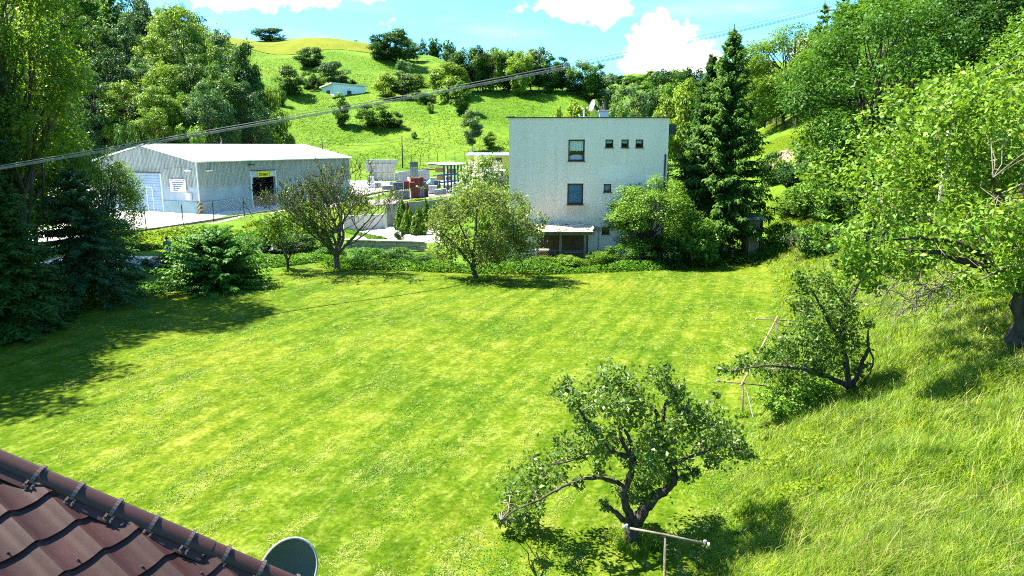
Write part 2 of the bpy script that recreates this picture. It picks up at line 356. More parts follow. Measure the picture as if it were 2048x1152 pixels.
def spruce_tree(key, seed, whorls=34, per=9, twigs=13, rx=.26, zlo=.06, m='spruce', droop=.35, leaf=.055, asp=.28, trunk_r=.014, top_bare=.05, curve=.85, leader=True):
    r = np.random.default_rng(seed); Cs, Ns, As, Ss = [], [], [], []; tb = [(np.array([(0, 0, -.02), (0, 0, .5), (0, 0, 1.0)]), np.array([trunk_r, trunk_r * .55, trunk_r * .08]))]
    for i in range(whorls):
        f = i / (whorls - 1); z = zlo + (1 - top_bare - zlo) * f ** .93
        Lr = rx * (1 - f) ** curve + .018
        for j in range(per if f < .8 else max(4, per - 3)):
            az = r.uniform(0, 2 * np.pi); Lb = Lr * r.uniform(.62, 1.18); h = np.array([math.cos(az), math.sin(az), 0])
            zz = z + r.normal() * .008; dr = droop * r.uniform(.6, 1.3) * (1 - .85 * f)
            t = np.linspace(.12, 1, twigs); up = .55 * f
            pts = np.array([0, 0, zz]) + h * (Lb * t)[:, None]; pts[:, 2] += Lb * (up * t - dr * t ** 1.3 + .20 * np.clip(t - .6, 0, 1) ** 1.2)
            if j % 3 == 0: tb.append((pts[[0, twigs // 2, -1]], np.array([trunk_r * .28, trunk_r * .18, trunk_r * .05]) * (1 - f * .6)))
            side = np.cross(h, (0, 0, 1)); n = len(t)
            for sg in (-1, 1, 0):
                a = unit(h * .75 + sg * side * .9 * r.uniform(.7, 1.2, (n, 1)) + np.array([0, 0, -1]) * (.25 + .3 * r.random((n, 1))))
                s = leaf * (1.15 - .45 * t) * (1 - .55 * f) * r.uniform(.7, 1.3, n)
                Cs.append(pts + a * s[:, None] * .42 + r.normal(size=(n, 3)) * .004); As.append(a); Ss.append(s)
                Ns.append(unit(np.array([0, 0, 1.0]) + .45 * r.normal(size=(n, 3)) + h * .25))
            if r.random() < .75:                                     # hanging twigs under the branch
                a = unit(np.array([0, 0, -1.0]) + .35 * r.normal(size=(n, 3))); s = leaf * .85 * (1 - .55 * f) * r.uniform(.6, 1.2, n)
                Cs.append(pts + a * s[:, None] * .45); As.append(a); Ss.append(s); Ns.append(unit(h + .6 * r.normal(size=(n, 3))))
    if leader:
        for k in range(14):
            z = 1 - top_bare * 1.2 + k / 13 * top_bare * 1.2; az = r.uniform(0, 6.3, 3)
            a = np.stack([np.cos(az), np.sin(az), np.full(3, .9)], 1); a = unit(a); s = np.full(3, leaf * .35 * (1.2 - k / 16))
            Cs.append(np.array([0, 0, z]) + a * s[:, None] * .4); As.append(a); Ss.append(s); Ns.append(unit(r.normal(size=(3, 3))))
    C = np.vstack(Cs); A = np.vstack(As); S = np.concatenate(Ss); Nn = np.vstack(Ns)
    Nn = unit(Nn - (Nn * A).sum(1, keepdims=True) * A)
    V, F = leaf_quads(C, Nn, S, asp, r, along=A)
    return tubes_mesh(key + '_trunk', tb, BARK, 6), mesh_np(key + '_crown', V, [F], ML[m])
def cone_bush(key, seed, n=2600, m='thuja'):
    r = np.random.default_rng(seed); z = 1 - np.sqrt(r.random(n)) * .98; az = r.uniform(0, 6.283, n)
    prof = .24 * np.clip((1 - z) * 1.25, 0, 1) ** .85 * (1 - .35 * np.clip(.25 - z, 0, .25) / .25)
    prof = prof * (1 + .09 * np.sin(az * 5 + z * 9 + seed) + .07 * np.sin(az * 9 - z * 17)) + .012 * r.normal(size=n)
    C = np.stack([prof * np.cos(az), prof * np.sin(az), z], 1)
    Nn = unit(np.stack([np.cos(az), np.sin(az), np.full(n, .5)], 1) + .5 * r.normal(size=(n, 3)))
    V, F = leaf_quads(C, Nn, .075, .6, r, along=np.tile([0, 0, 1.0], (n, 1)))
    return tubes_mesh(key + '_trunk', [(np.array([(0, 0, -.02), (0, 0, .9)]), np.array([.02, .006]))], BARK, 5), mesh_np(key + '_crown', V, [F], ML[m])
def grow(r, a, d, L, rad, depth, tubes, tips, spread=.6, up=.15, ratio=.72, kids=(2, 3), wob=.10):
    k = 5; pts = [a]; dd = d.copy(); rad = max(rad, .016)
    for i in range(k - 1):
        dd = unit(dd + r.normal(size=3) * wob + np.array([0, 0, up * .25])); pts.append(pts[-1] + dd * L / (k - 1))
    pts = np.array(pts); tubes.append((pts, np.linspace(rad, rad * .62, k)))
    if depth <= 2: tips.extend(list(pts[1:]))
    if depth == 0: return
    for j in range(r.integers(kids[0], kids[1] + 1)):
        s = pts[-1] if j == 0 else pts[r.integers(2, k)]
        nd = unit(dd + spread * r.normal(size=3) * (.5 if j == 0 else 1) + np.array([0, 0, up]))
        grow(r, s, nd, L * ratio * r.uniform(.8, 1.15), rad * (.66 if j == 0 else .5), depth - 1, tubes, tips, spread, up, ratio, kids, wob)

PROTO = {}
def proto(key, fn, *a, **k): PROTO[key] = fn(key, *a, **k)
# far trees
for i in range(4):
    proto(f'far_round{i}', deciduous, 20 + i, 8000, .042, 40, .38, .0, lobe=(.10, .17), m=['mid', 'dark', 'light', 'blue'][i])
    proto(f'far_tall{i}', deciduous, 40 + i, 7500, .034, 44, .22, .02, shape='tall', lobe=(.07, .115), m=['mid', 'grey', 'dark', 'light'][i])
proto('far_birch', deciduous, 51, 7000, .028, 40, .19, .06, shape='tall', lobe=(.05, .09), m='grey', bark=BIRCH, trunk_r=.011, open_=.012)
proto('far_yellow', deciduous, 52, 8000, .042, 38, .38, .0, lobe=(.10, .17), m='yellow')
proto('far_spruce', spruce_tree, 53, 20, 7, 7, rx=.19, leaf=.07, asp=.34)
# trees of the near wood and the near slope
for i in range(4):
    proto(f'mid_tall{i}', deciduous, 60 + i, 30000, .0165, 150, .27, .02, shape='tall', lobe=(.035, .08), m=['mid', 'light', 'dark', 'blue'][i], sides=6)
    proto(f'mid_round{i}', deciduous, 70 + i, 44000, .0155, 130, .38, .06, lobe=(.065, .12), m=['mid', 'light', 'dark', 'yellow'][i], sides=6)
proto('mid_birch', deciduous, 81, 20000, .0165, 64, .24, .06, shape='tall', lobe=(.045, .09), m='light', bark=BARK_G, trunk_r=.011)
for i in range(4):
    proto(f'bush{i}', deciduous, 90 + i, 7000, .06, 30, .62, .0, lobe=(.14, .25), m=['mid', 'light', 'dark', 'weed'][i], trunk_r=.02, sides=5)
proto('flower_bush', deciduous, 95, 7000, .045, 30, .60, .05, lobe=(.13, .22), m='light', trunk_r=.02)
for i in range(2):
    proto(f'spruce{i}', spruce_tree, 100 + i, 46, 11, 15, rx=.25, zlo=.15, droop=.28, leaf=.045, asp=.30)
proto('drooping_spruce', spruce_tree, 103, 40, 12, 16, rx=.24, zlo=.05, droop=.75, leaf=.055, asp=.26)
proto('blue_spruce', spruce_tree, 104, 26, 10, 15, rx=.40, zlo=.22, droop=.5, leaf=.062, asp=.28, m='bluespruce', curve=.75)
proto('young_spruce', spruce_tree, 105, 22, 18, 14, rx=.78, zlo=.05, droop=.18, leaf=.12, asp=.36, m='yew', curve=.50, top_bare=.06)
proto('thuja0', cone_bush, 110); proto('thuja1', cone_bush, 111); proto('red_cone', cone_bush, 112, 1800, 'red')
proto('high_birch', deciduous, 82, 46000, .0105, 90, .25, .30, lobe=(.04, .08), m='backlit', bark=BARK_G, trunk_r=.011)
proto('cherry', deciduous, 83, 52000, .0125, 140, .38, .10, lobe=(.06, .11), m='cherry')
PW = dict(far_round=.40, far_tall=.25, far_birch=.23, far_yellow=.40, far_spruce=.2, mid_tall=.29, mid_round=.42, mid_birch=.26, high_birch=.28, cherry=.42, bush=.75, flower_bush=.72, spruce=.26, drooping_spruce=.26, blue_spruce=.37, young_spruce=.84, thuja=.25, red_cone=.25)
n_tree = 0
def plant(key, name, label, at, h, w=None, group=None, cat='tree', crown='crown', sink=.15):
    """a tree or bush of height h and crown width w standing at a ground point"""
    global n_tree; n_tree += 1
    t, c = PROTO[key]; o = thing(name, label, cat, (at[0], at[1], at[2] - sink * min(1, h / 6)), group, rz=(n_tree * 2.399) % 6.283)
    pw = PW[key.rstrip('0123456789')]; s = (w / 2 / pw) if w else h
    o.scale = (s, s, h)
    link('trunk' if cat == 'tree' else 'stem', t, o); link(crown, c, o); return o
def plant_px(key, name, label, px, yb, yt, w, group=None, Y=None, cat='tree', crown='crown', **k):
    """the same from the photograph: column, base row, top row, crown width in pixels; Y when the base is hidden"""
    b = gp(px, Y) if Y else hit(px, yb); d = dep(b); top = P(px, yt, b[1])
    return plant(key, name, label, b, max(.4, top[2] - b[2]), w / FPX * d, group, cat, crown, **k)

def custom_tree(name, label, base, limbs, clumps, m, leaf, dens, seed, bark=BARK, asp=.55, twig=.010, twigs=5, group=None, spread=.35, sides=8, gauss=True):
    """a near tree drawn limb by limb: limbs are (points, r0, r1), clumps are (centre, radius)"""
    r = np.random.default_rng(seed); o = thing(name, label, 'tree', base, group)
    allp = []
    for i, (pts, r0, r1) in enumerate(limbs):
        pts = np.array(pts, float); t = np.linspace(0, len(pts) - 1, (len(pts) - 1) * 4 + 1)
        q = np.stack([np.interp(t, np.arange(len(pts)), pts[:, k]) for k in range(3)], 1)
        ker = np.array([1, 2, 1]) / 4
        for _ in range(2): q[1:-1] = .25 * q[:-2] + .5 * q[1:-1] + .25 * q[2:]
        q[1:-1] += r.normal(size=(len(q) - 2, 3)) * r0 * .18
        rr = np.linspace(r0, r1, len(q)) * (1 + .10 * r.normal(size=len(q)))
        allp.append(q)
        tubes_o = link('trunk' if i == 0 else 'branch', tubes_mesh('branch', [(q, rr)], bark, sides, off=wl(o)), o)
    AP = np.vstack(allp); tb = []; tips = []; tipr = []
    for c, cr in clumps:
        c = np.array(c, float); k = np.argmin(((AP - c) ** 2).sum(1) + .3 * np.clip(AP[:, 2] - c[2], 0, 9))
        tb.append((bend(AP[k], c, 5, .07, r, sag=-.05), np.linspace(twig * 1.5, twig * .6, 5)))
        for _ in range(twigs):
            e = c + unit(r.normal(size=3)) * cr * r.uniform(.6, 1.15); tb.append((bend(c, e, 4, .08, r), np.linspace(twig * .7, twig * .2, 4)))
            tips.append(e); tipr.append(cr)
    tag(link('twig', tubes_mesh('twig', tb, TWIG, 5, off=wl(o)), o), kind='stuff')
    cs = np.array([c for c, _ in clumps]); rs = np.array([q for _, q in clumps])
    n = int((rs ** 2).sum() * dens); C, Nn = clump_points(cs, rs * .92, int(n * .62), r, shell=.25, up=.45, rnd=.65)
    if gauss: C = cs[(kk_ := r.choice(len(cs), int(n * .62), p=rs ** 2 / (rs ** 2).sum()))] + r.normal(size=(int(n * .62), 3)) * rs[kk_][:, None] * .52
    k = r.integers(0, len(tips), n - int(n * .62)); T = np.array(tips)[k] + r.normal(size=(len(k), 3)) * (np.array(tipr)[k] * .24)[:, None]
    C = np.vstack([C, T]); Nn = np.vstack([Nn, unit(r.normal(size=T.shape) * .8 + (0, 0, .5))])
    V, F = leaf_quads(C, Nn, leaf, asp, r, droop=.35)
    f = link('foliage', mesh_np('foliage', V - wl(o), [F], ML[m]), o)
    return o
# ------------------------------------------------------------ ground, lawn, yard, paths
def ground_mat():
    m, nt, N, L, b = nodes('meadow'); b.inputs['Roughness'].default_value = .9; b.inputs['Specular IOR Level'].default_value = .1
    g = N.new('ShaderNodeNewGeometry'); pos = g.outputs['Position']
    n1 = noise_node(N, L, pos, .035, 5, .6); n2 = noise_node(N, L, pos, .35, 6, .65); n3 = noise_node(N, L, pos, 2.2, 6, .7)
    a = ramp(N, L, n1, [(.30, (.053, .125, .007)), (.50, (.082, .155, .009)), (.70, (.115, .175, .014))])
    bb = ramp(N, L, n2, [(.32, (.55, .62, .45)), (.5, (1, 1, 1)), (.70, (1.25, 1.18, 1.2))])
    c = mixc(N, L, 1.0, a, bb, 'MULTIPLY')
    cc = ramp(N, L, n3, [(.30, (.62, .70, .6)), (.62, (1.2, 1.15, 1.1))])
    c = mixc(N, L, .8, c, cc, 'MULTIPLY')
    L.new(c, b.inputs['Base Color'])
    bu = N.new('ShaderNodeBump'); bu.inputs['Strength'].default_value = .9; bu.inputs['Distance'].default_value = .35
    mx = N.new('ShaderNodeMath'); mx.operation = 'ADD'; L.new(n3, mx.inputs[0]); L.new(n2, mx.inputs[1]); L.new(mx.outputs[0], bu.inputs['Height']); L.new(bu.outputs[0], b.inputs['Normal'])
    return m
def lawn_mat():
    m, nt, N, L, b = nodes('mown_grass'); b.inputs['Roughness'].default_value = .95; b.inputs['Specular IOR Level'].default_value = .03
    g = N.new('ShaderNodeNewGeometry'); pos = g.outputs['Position']
    mp = N.new('ShaderNodeMapping'); mp.vector_type = 'TEXTURE'; L.new(pos, mp.inputs[0]); mp.inputs['Rotation'].default_value = (0, 0, R(-21)); mp.inputs['Scale'].default_value = (1, 14, 1)
    st = noise_node(N, L, mp.outputs[0], 2.3, 3, .5)                 # mowing tracks
    big = noise_node(N, L, pos, .16, 4, .55); med = noise_node(N, L, pos, 1.3, 6, .65); fine = noise_node(N, L, pos, 9, 10, .82)
    base = ramp(N, L, big, [(.34, (.041, .081, .003)), (.52, (.065, .104, .004)), (.66, (.091, .120, .007))])
    base = mixc(N, L, .7, base, ramp(N, L, st, [(.36, (.62, .76, .6)), (.5, (1, 1, 1)), (.64, (1.35, 1.2, 1.9))]), 'MULTIPLY')
    base = mixc(N, L, .8, base, ramp(N, L, med, [(.30, (.55, .72, .6)), (.5, (1, 1, 1)), (.66, (1.6, 1.35, 2.8)), (.76, (2.1, 1.6, 6.0))]), 'MULTIPLY')
    base = mixc(N, L, 1.0, base, ramp(N, L, fine, [(.32, (.22, .34, .25)), (.5, (1, 1, 1)), (.66, (1.8, 1.6, 2.8))]), 'MULTIPLY')
    mp2 = N.new('ShaderNodeMapping'); mp2.vector_type = 'TEXTURE'; L.new(pos, mp2.inputs[0]); mp2.inputs['Rotation'].default_value = (0, 0, R(-21)); mp2.inputs['Scale'].default_value = (1, 2.0, 1)
    clip_ = noise_node(N, L, mp2.outputs[0], 5.5, 6, .75); cm = N.new('ShaderNodeMapRange'); L.new(clip_, cm.inputs[0]); cm.inputs[1].default_value = .53; cm.inputs[2].default_value = .72; cm.inputs[4].default_value = .85
    base = mixc(N, L, cm.outputs[0], base, (.195, .215, .05))
    L.new(base, b.inputs['Base Color'])
    bu = N.new('ShaderNodeBump'); bu.inputs['Strength'].default_value = .7; bu.inputs['Distance'].default_value = .03; L.new(fine, bu.inputs['Height']); L.new(bu.outputs[0], b.inputs['Normal'])
    return m
MEADOW, LAWN = ground_mat(), lawn_mat()
DRYF = mat('ripe_meadow', (.10, .125, .011), (.14, .15, .017), .12, .95, .05, bump=.5, bscale=2.0)
CONC = mat('yard_concrete', (.36, .35, .33), (.48, .465, .445), .5, .85, .2, bump=.15, bscale=8)
GRAV = mat('gravel', (.14, .125, .115), (.26, .24, .225), 7, .95, .1, bump=.9, bscale=18)
SOIL = mat('bare_soil', (.14, .10, .06), (.22, .175, .12), 4, .95, .05, bump=.8, bscale=14)
PATHM = mat('path_concrete', (.29, .29, .28), (.40, .40, .39), 1.2, .9, .1, bump=.3)
PAVE = mat('pale_paving', (.36, .345, .335), (.48, .46, .445), 3, .85, .15, bump=.3)

def ground():
    an = np.concatenate([np.arange(-180, -78, 6), np.arange(-78, 78, .6), np.arange(78, 180, 6)]); an = np.radians(an)
    rr = 1.2 * 1.026 ** np.arange(0, 252); rr = np.concatenate([rr, [900, 1300, 2000, 3200]])
    A, D = np.meshgrid(an, rr); X = (D * np.sin(A)).ravel(); Y = (D * np.cos(A)).ravel(); Z = H(X, Y)
    Z = np.where(D.ravel() > 850, Z * .9, Z)
    na, nr = len(an), len(rr); V = np.stack([X, Y, Z], 1); V = np.vstack([V, [[0, 0, gz(0, 0)]]])
    i, j = np.meshgrid(np.arange(na), np.arange(nr - 1)); i2 = (i + 1) % na
    F = np.stack([j * na + i, j * na + i2, (j + 1) * na + i2, (j + 1) * na + i], -1).reshape(-1, 4)[:, ::-1]
    T = np.stack([np.full(na, len(V) - 1), np.arange(na), (np.arange(na) + 1) % na], 1)[:, ::-1]
    tag(link('ground', mesh_np('ground', V, [F, T], MEADOW, smooth=True)), kind='structure')
ground()
def sheet(name, poly, m, step, dz, kind='structure', thick=0.0):
    bm = bmesh.new(); vs = [bm.verts.new((p[0], p[1], 0)) for p in poly]; bm.faces.new(vs)
    a = np.array(poly)[:, :2]
    for ax in (0, 1):
        for c in np.arange(a[:, ax].min() + step, a[:, ax].max(), step):
            co = [0, 0, 0]; no = [0, 0, 0]; co[ax] = c; no[ax] = 1
            bmesh.ops.bisect_plane(bm, geom=bm.verts[:] + bm.edges[:] + bm.faces[:], plane_co=co, plane_no=no)
    bmesh.ops.triangulate(bm, faces=bm.faces[:])
    co = np.array([v.co[:] for v in bm.verts]); z = H(co[:, 0], co[:, 1]) + dz
    for v, q in zip(bm.verts, z): v.co.z = q - ((dz + .04) if v.is_boundary and dz < .09 else 0)
    bmesh.ops.recalc_face_normals(bm, faces=bm.faces)
    if bm.faces and sum(f.normal.z for f in bm.faces) < 0: bmesh.ops.reverse_faces(bm, faces=bm.faces)
    for f in bm.faces: f.smooth = True
    me = bpy.data.meshes.new(name); bm.to_mesh(me); bm.free(); me.materials.append(m)
    return tag(link(name, me), kind=kind)
lawn_back = [hit(x, y)[:2] for x, y in ((1545, 524), (1500, 522), (1400, 530), (1300, 536), (1200, 540), (1100, 545), (1000, 543), (880, 537), (760, 534), (640, 530), (560, 541), (520, 560), (400, 585), (350, 580), (260, 598), (190, 612), (90, 645), (0, 672))]
LAWNP = [(XE(y) + .1 - .1, y) for y in (-6, 3, *np.arange(7, 36, .7))] + [tuple(p) for p in lawn_back] + [(-24, 20), (-24, -6)]
sheet('lawn', LAWNP, LAWN, .5, .035)
def pip(x, y, poly):
    ins = np.zeros(len(x), bool); n = len(poly)
    for i in range(n):
        x0, y0 = poly[i]; x1, y1 = poly[(i + 1) % n]
        c = ((y0 > y) != (y1 > y)) & (x < (x1 - x0) * (y - y0) / (y1 - y0 + 1e-12) + x0); ins ^= c
    return ins

def blades(name, x, y, hgt, wid, lean, m, seed, segs=2, kind='stuff', mats=None, frac=0.0, label=None):
    r = np.random.default_rng(seed); n = len(x); z = H(x, y); az = r.uniform(0, 6.283, n)
    side = np.stack([np.cos(az), np.sin(az), np.zeros(n)], 1) * (wid / 2)[:, None]
    le = np.stack([lean[0] + .45 * r.normal(size=n), lean[1] + .45 * r.normal(size=n)], 1)
    b = np.stack([x, y, z - .01], 1)
    mid = b + np.stack([le[:, 0] * hgt * .3, le[:, 1] * hgt * .3, hgt * .62], 1)
    tip = b + np.stack([le[:, 0] * hgt * .95, le[:, 1] * hgt * .95, hgt * .92], 1)
    if segs == 1:
        V = np.stack([b - side, b + side, tip], 1).reshape(-1, 3); Fs = [np.arange(3 * n).reshape(-1, 3)]; cnt = [n]
        mi = (r.random(n) < frac).astype(np.int32)
    else:
        V = np.stack([b - side, b + side, mid + side * .8, mid - side * .8, tip], 1).reshape(-1, 3); k = np.arange(n)[:, None] * 5
        Fs = [k + np.array([0, 1, 2, 3]), k + np.array([3, 2, 4])]; s = (r.random(n) < frac).astype(np.int32); mi = np.concatenate([s, s])
    return tag(link(name, mesh_np(name, V, Fs, mats or [m], mi=mi)), kind=kind)
def vnoise(x, y, s, seed):                            # smooth value noise, 0..1
    r = np.random.default_rng(seed); T = r.random((256, 256)); u, v = x * s, y * s; i, j = np.floor(u).astype(int), np.floor(v).astype(int); a, b = u - i, v - j
    a, b = a * a * (3 - 2 * a), b * b * (3 - 2 * b); g = lambda p, q: T[p % 256, q % 256]
    return (g(i, j) * (1 - a) + g(i + 1, j) * a) * (1 - b) + (g(i, j + 1) * (1 - a) + g(i + 1, j + 1) * a) * b
def wave(x, y): return .5 + .25 * np.sin(x * .9 + 1.3 * np.sin(y * .6)) + .25 * np.sin(y * 1.1 + 1.7 * np.sin(x * .5 + .7))
# short turf near the camera
r_ = np.random.default_rng(3)
d_ = 7.5 * (30 / 7.5) ** r_.random(680000); a_ = r_.uniform(-.80, .62, len(d_)); tx, ty = a_ * d_, d_
k_ = pip(tx, ty, LAWNP); tx, ty = tx[k_], ty[k_]; dd_ = np.hypot(tx, ty)
keep = r_.random(len(tx)) < np.clip(1.15 - dd_ / 42, .2, 1); tx, ty, dd_ = tx[keep], ty[keep], dd_[keep]
vn_ = vnoise(tx * .93 - ty * .36, (tx * .36 + ty * .93) * .5, 6.0, 1) * .6 + vnoise(tx, ty, 13, 2) * .4
blades('grass', tx, ty, (.026 + .075 * np.clip(vnoise(tx, ty, 2.6, 3) - .25, 0, 1)) * r_.uniform(.6, 1.3, len(tx)), np.maximum(.008, dd_ * .0011), (0.15, .05), ML['turf'], 4, segs=1, mats=[ML['turf'], ML['turf_dry']], frac=np.clip((vn_ - .50) * 2.6 + .12 * np.sin((tx * .93 - ty * .36) * 5.2 + .6 * np.sin(ty * .5)), .03, .7))
# dried clippings lying in rows, and patches of clover, on the lawn
def flat_bits(name, n, s, thr, m, size, zz, seed, asp, rows=0.0):
    r = np.random.default_rng(seed); d = 8 * (39 / 8) ** r.random(n); a = r.uniform(-.72, .58, n); x, y = a * d, d; k = pip(x, y, LAWNP); x, y = x[k], y[k]
    u, v = x * .93 - y * .36, x * .36 + y * .93; q = .65 * vnoise(u, v * .45, s, seed) + .35 * vnoise(u, v * .7, s * 3.1, seed + 1) + rows * np.sin(u * 4.4 + .5 * np.sin(v * .4)); k = q > thr; x, y, u = x[k], y[k], u[k]
    sz = np.maximum(size, np.hypot(x, y) * .0016) * r.uniform(.6, 1.5, len(x)); C = np.stack([x, y, H(x, y) + .035 + zz * r.random(len(x))], 1)
    V, F = leaf_quads(C, unit(r.normal(size=C.shape) * .30 + (0, 0, 1)), sz, asp, r); tag(link(name, mesh_np(name, V, [F], ML[m])), kind='stuff')
flat_bits('grass_clippings', 190000, 2.1, .66, 'clipping', .028, .05, 51, .35, .10)
flat_bits('clover', 190000, .9, .63, 'weed', .024, .045, 61, .8)
# tall grass of the bank
d_ = 4.5 * (46 / 4.5) ** r_.random(520000); u_ = r_.random(len(d_)); gx = XE(d_) - .25 + .25 * np.sin(d_ * 1.7) + u_ ** 1.15 * np.minimum(24, np.maximum(.5, .9 * d_ + 1.5 - XE(d_))); gy = d_
k_ = (gx < .92 * gy + 1.2); gx, gy = gx[k_], gy[k_]; dd_ = np.hypot(gx, gy)
k_ = r_.random(len(gx)) < np.clip(.25 + 1.3 * vnoise(gx, gy, 1.5, 5), 0, 1); gx, gy, dd_ = gx[k_], gy[k_], dd_[k_]
edge = np.clip((gx - XE(gy)) / 1.6 + .2, .18, 1); hh = (.12 + .22 * wave(gx, gy) + .22 * vnoise(gx, gy, 1.1, 6)) * edge * r_.uniform(.6, 1.35, len(gx))
blades('tall_grass', gx, gy, hh, np.maximum(.009, dd_ * .0009) * r_.uniform(.7, 1.3, len(gx)), (.45, -.12), ML['grass'], 6, segs=2, mats=[ML['grass'], ML['straw']], frac=np.clip(.25 * vnoise(gx, gy, .8, 7) ** 2, .02, 1))
sel = r_.choice(len(gx), 6000); blades('seed_stalks', gx[sel], gy[sel], r_.uniform(.35, .75, 6000) * edge[sel], np.maximum(.006, dd_[sel] * .0008), (.6, -.1), ML['straw'], 9, segs=2)

# the builders' merchant's yard and the strips before it
WC = np.array([-33.6, 73.0]); WU = np.array([.384, .923]); WU /= np.linalg.norm(WU); WW = np.array([-WU[1], WU[0]])
kerb = [hit(x, y) for x, y in ((40, 493), (150, 480), (270, 465), (440, 440), (560, 420), (650, 405))]
kerb = [k[:2] for k in kerb]
kd = (kerb[-1] - kerb[-2]); kd /= np.linalg.norm(kd)
kerb_r = [kerb[-1] + kd * t for t in (12, 26, 40)]
YARD = [tuple(k) for k in kerb] + [tuple(k) for k in kerb_r] + [(14, 140), (-30, 145), (-70, 118), (-75, 70), (-58, 56)]
sheet('yard', YARD, CONC, 4.0, .06)
front = [np.array(k) for k in kerb]; nrm = np.array([kd[1], -kd[0]])
sheet('gravel_strip', [tuple(p) for p in front[1:]] + [tuple(kerb_r[1])] + [tuple(kerb_r[1] + nrm * 2.2)] + [tuple(p + nrm * (2.0 + .4 * math.sin(i * 2))) for i, p in list(enumerate(front[1:]))[::-1]], GRAV, 2.0, .03)
pth = [hit(x, y)[:2] for x, y in ((230, 508), (330, 512), (410, 506), (520, 498), (640, 476), (640, 484), (520, 508), (410, 519), (320, 534), (225, 545), (60, 560), (60, 520))]
sheet('footpath', [tuple(p) for p in pth], PATHM, 1.5, .04)
sheet('gravel_road', [tuple(hit(*q)[:2]) for q in ((640, 410), (760, 401), (880, 379), (945, 371), (948, 382), (880, 398), (780, 409), (650, 422))], GRAV, 2.0, .09)
# ripe meadow on the hill top, field track beside the copse
rp = [(gp(x, 315 + 5 * math.sin(x * .03))[0], 315 + 5 * math.sin(x * .03)) for x in range(430, 781, 25)] + [(gp(x, 400)[0], 400) for x in (790, 640, 430)]
sheet('hilltop_field', rp, DRYF, 6.0, .25)
tk = [hit(x, y)[:2] for x, y in ((828, 101), (838, 103), (856, 110), (858, 113), (838, 107), (826, 104))]
sheet('field_track', [tuple(p) for p in tk], PATHM, 4.0, .3)
for pxs in (((1552, 300), (1600, 300), (1640, 330), (1575, 338), (1540, 322)), ((1500, 330), (1545, 322), (1552, 340), (1500, 345))):
    sheet('bare_slope', [tuple(hit(*q)[:2]) for q in pxs], SOIL, 1.0, .05)
# ------------------------------------------------------------ shared bits for built things
def local_thing(name, label, cat, loc, rz=0.0, group=None):
    o = thing(name, label, cat, loc, group, rz); WL[o] = np.zeros(3); return o
def on_wall(px, py, C, U):                            # (distance along, height) where a pixel's ray meets the upright plane through C along U
    d = ray(px, py); n = np.array([-U[1], U[0]]); t = (n @ C[:2]) / (n @ d[:2]); q = d * t
    return float((q[:2] - C[:2]) @ U), float(q[2] + CAMZ)
def text_mesh(name, body, size, m, bold=0.0):
    cu = bpy.data.curves.new(name, 'FONT'); cu.body = body; cu.size = size; cu.align_x = 'LEFT'; cu.extrude = .004; cu.offset = bold; cu.resolution_u = 2
    ob = bpy.data.objects.new(name, cu); COL.objects.link(ob); bpy.context.view_layer.update()
    me = bpy.data.meshes.new_from_object(ob.evaluated_get(bpy.context.evaluated_depsgraph_get())); bpy.data.objects.remove(ob)
    me.materials.clear(); me.materials.append(m); return me
def put(o, loc, rot=(0, 0, 0)): o.location = loc; o.rotation_euler = rot; return o

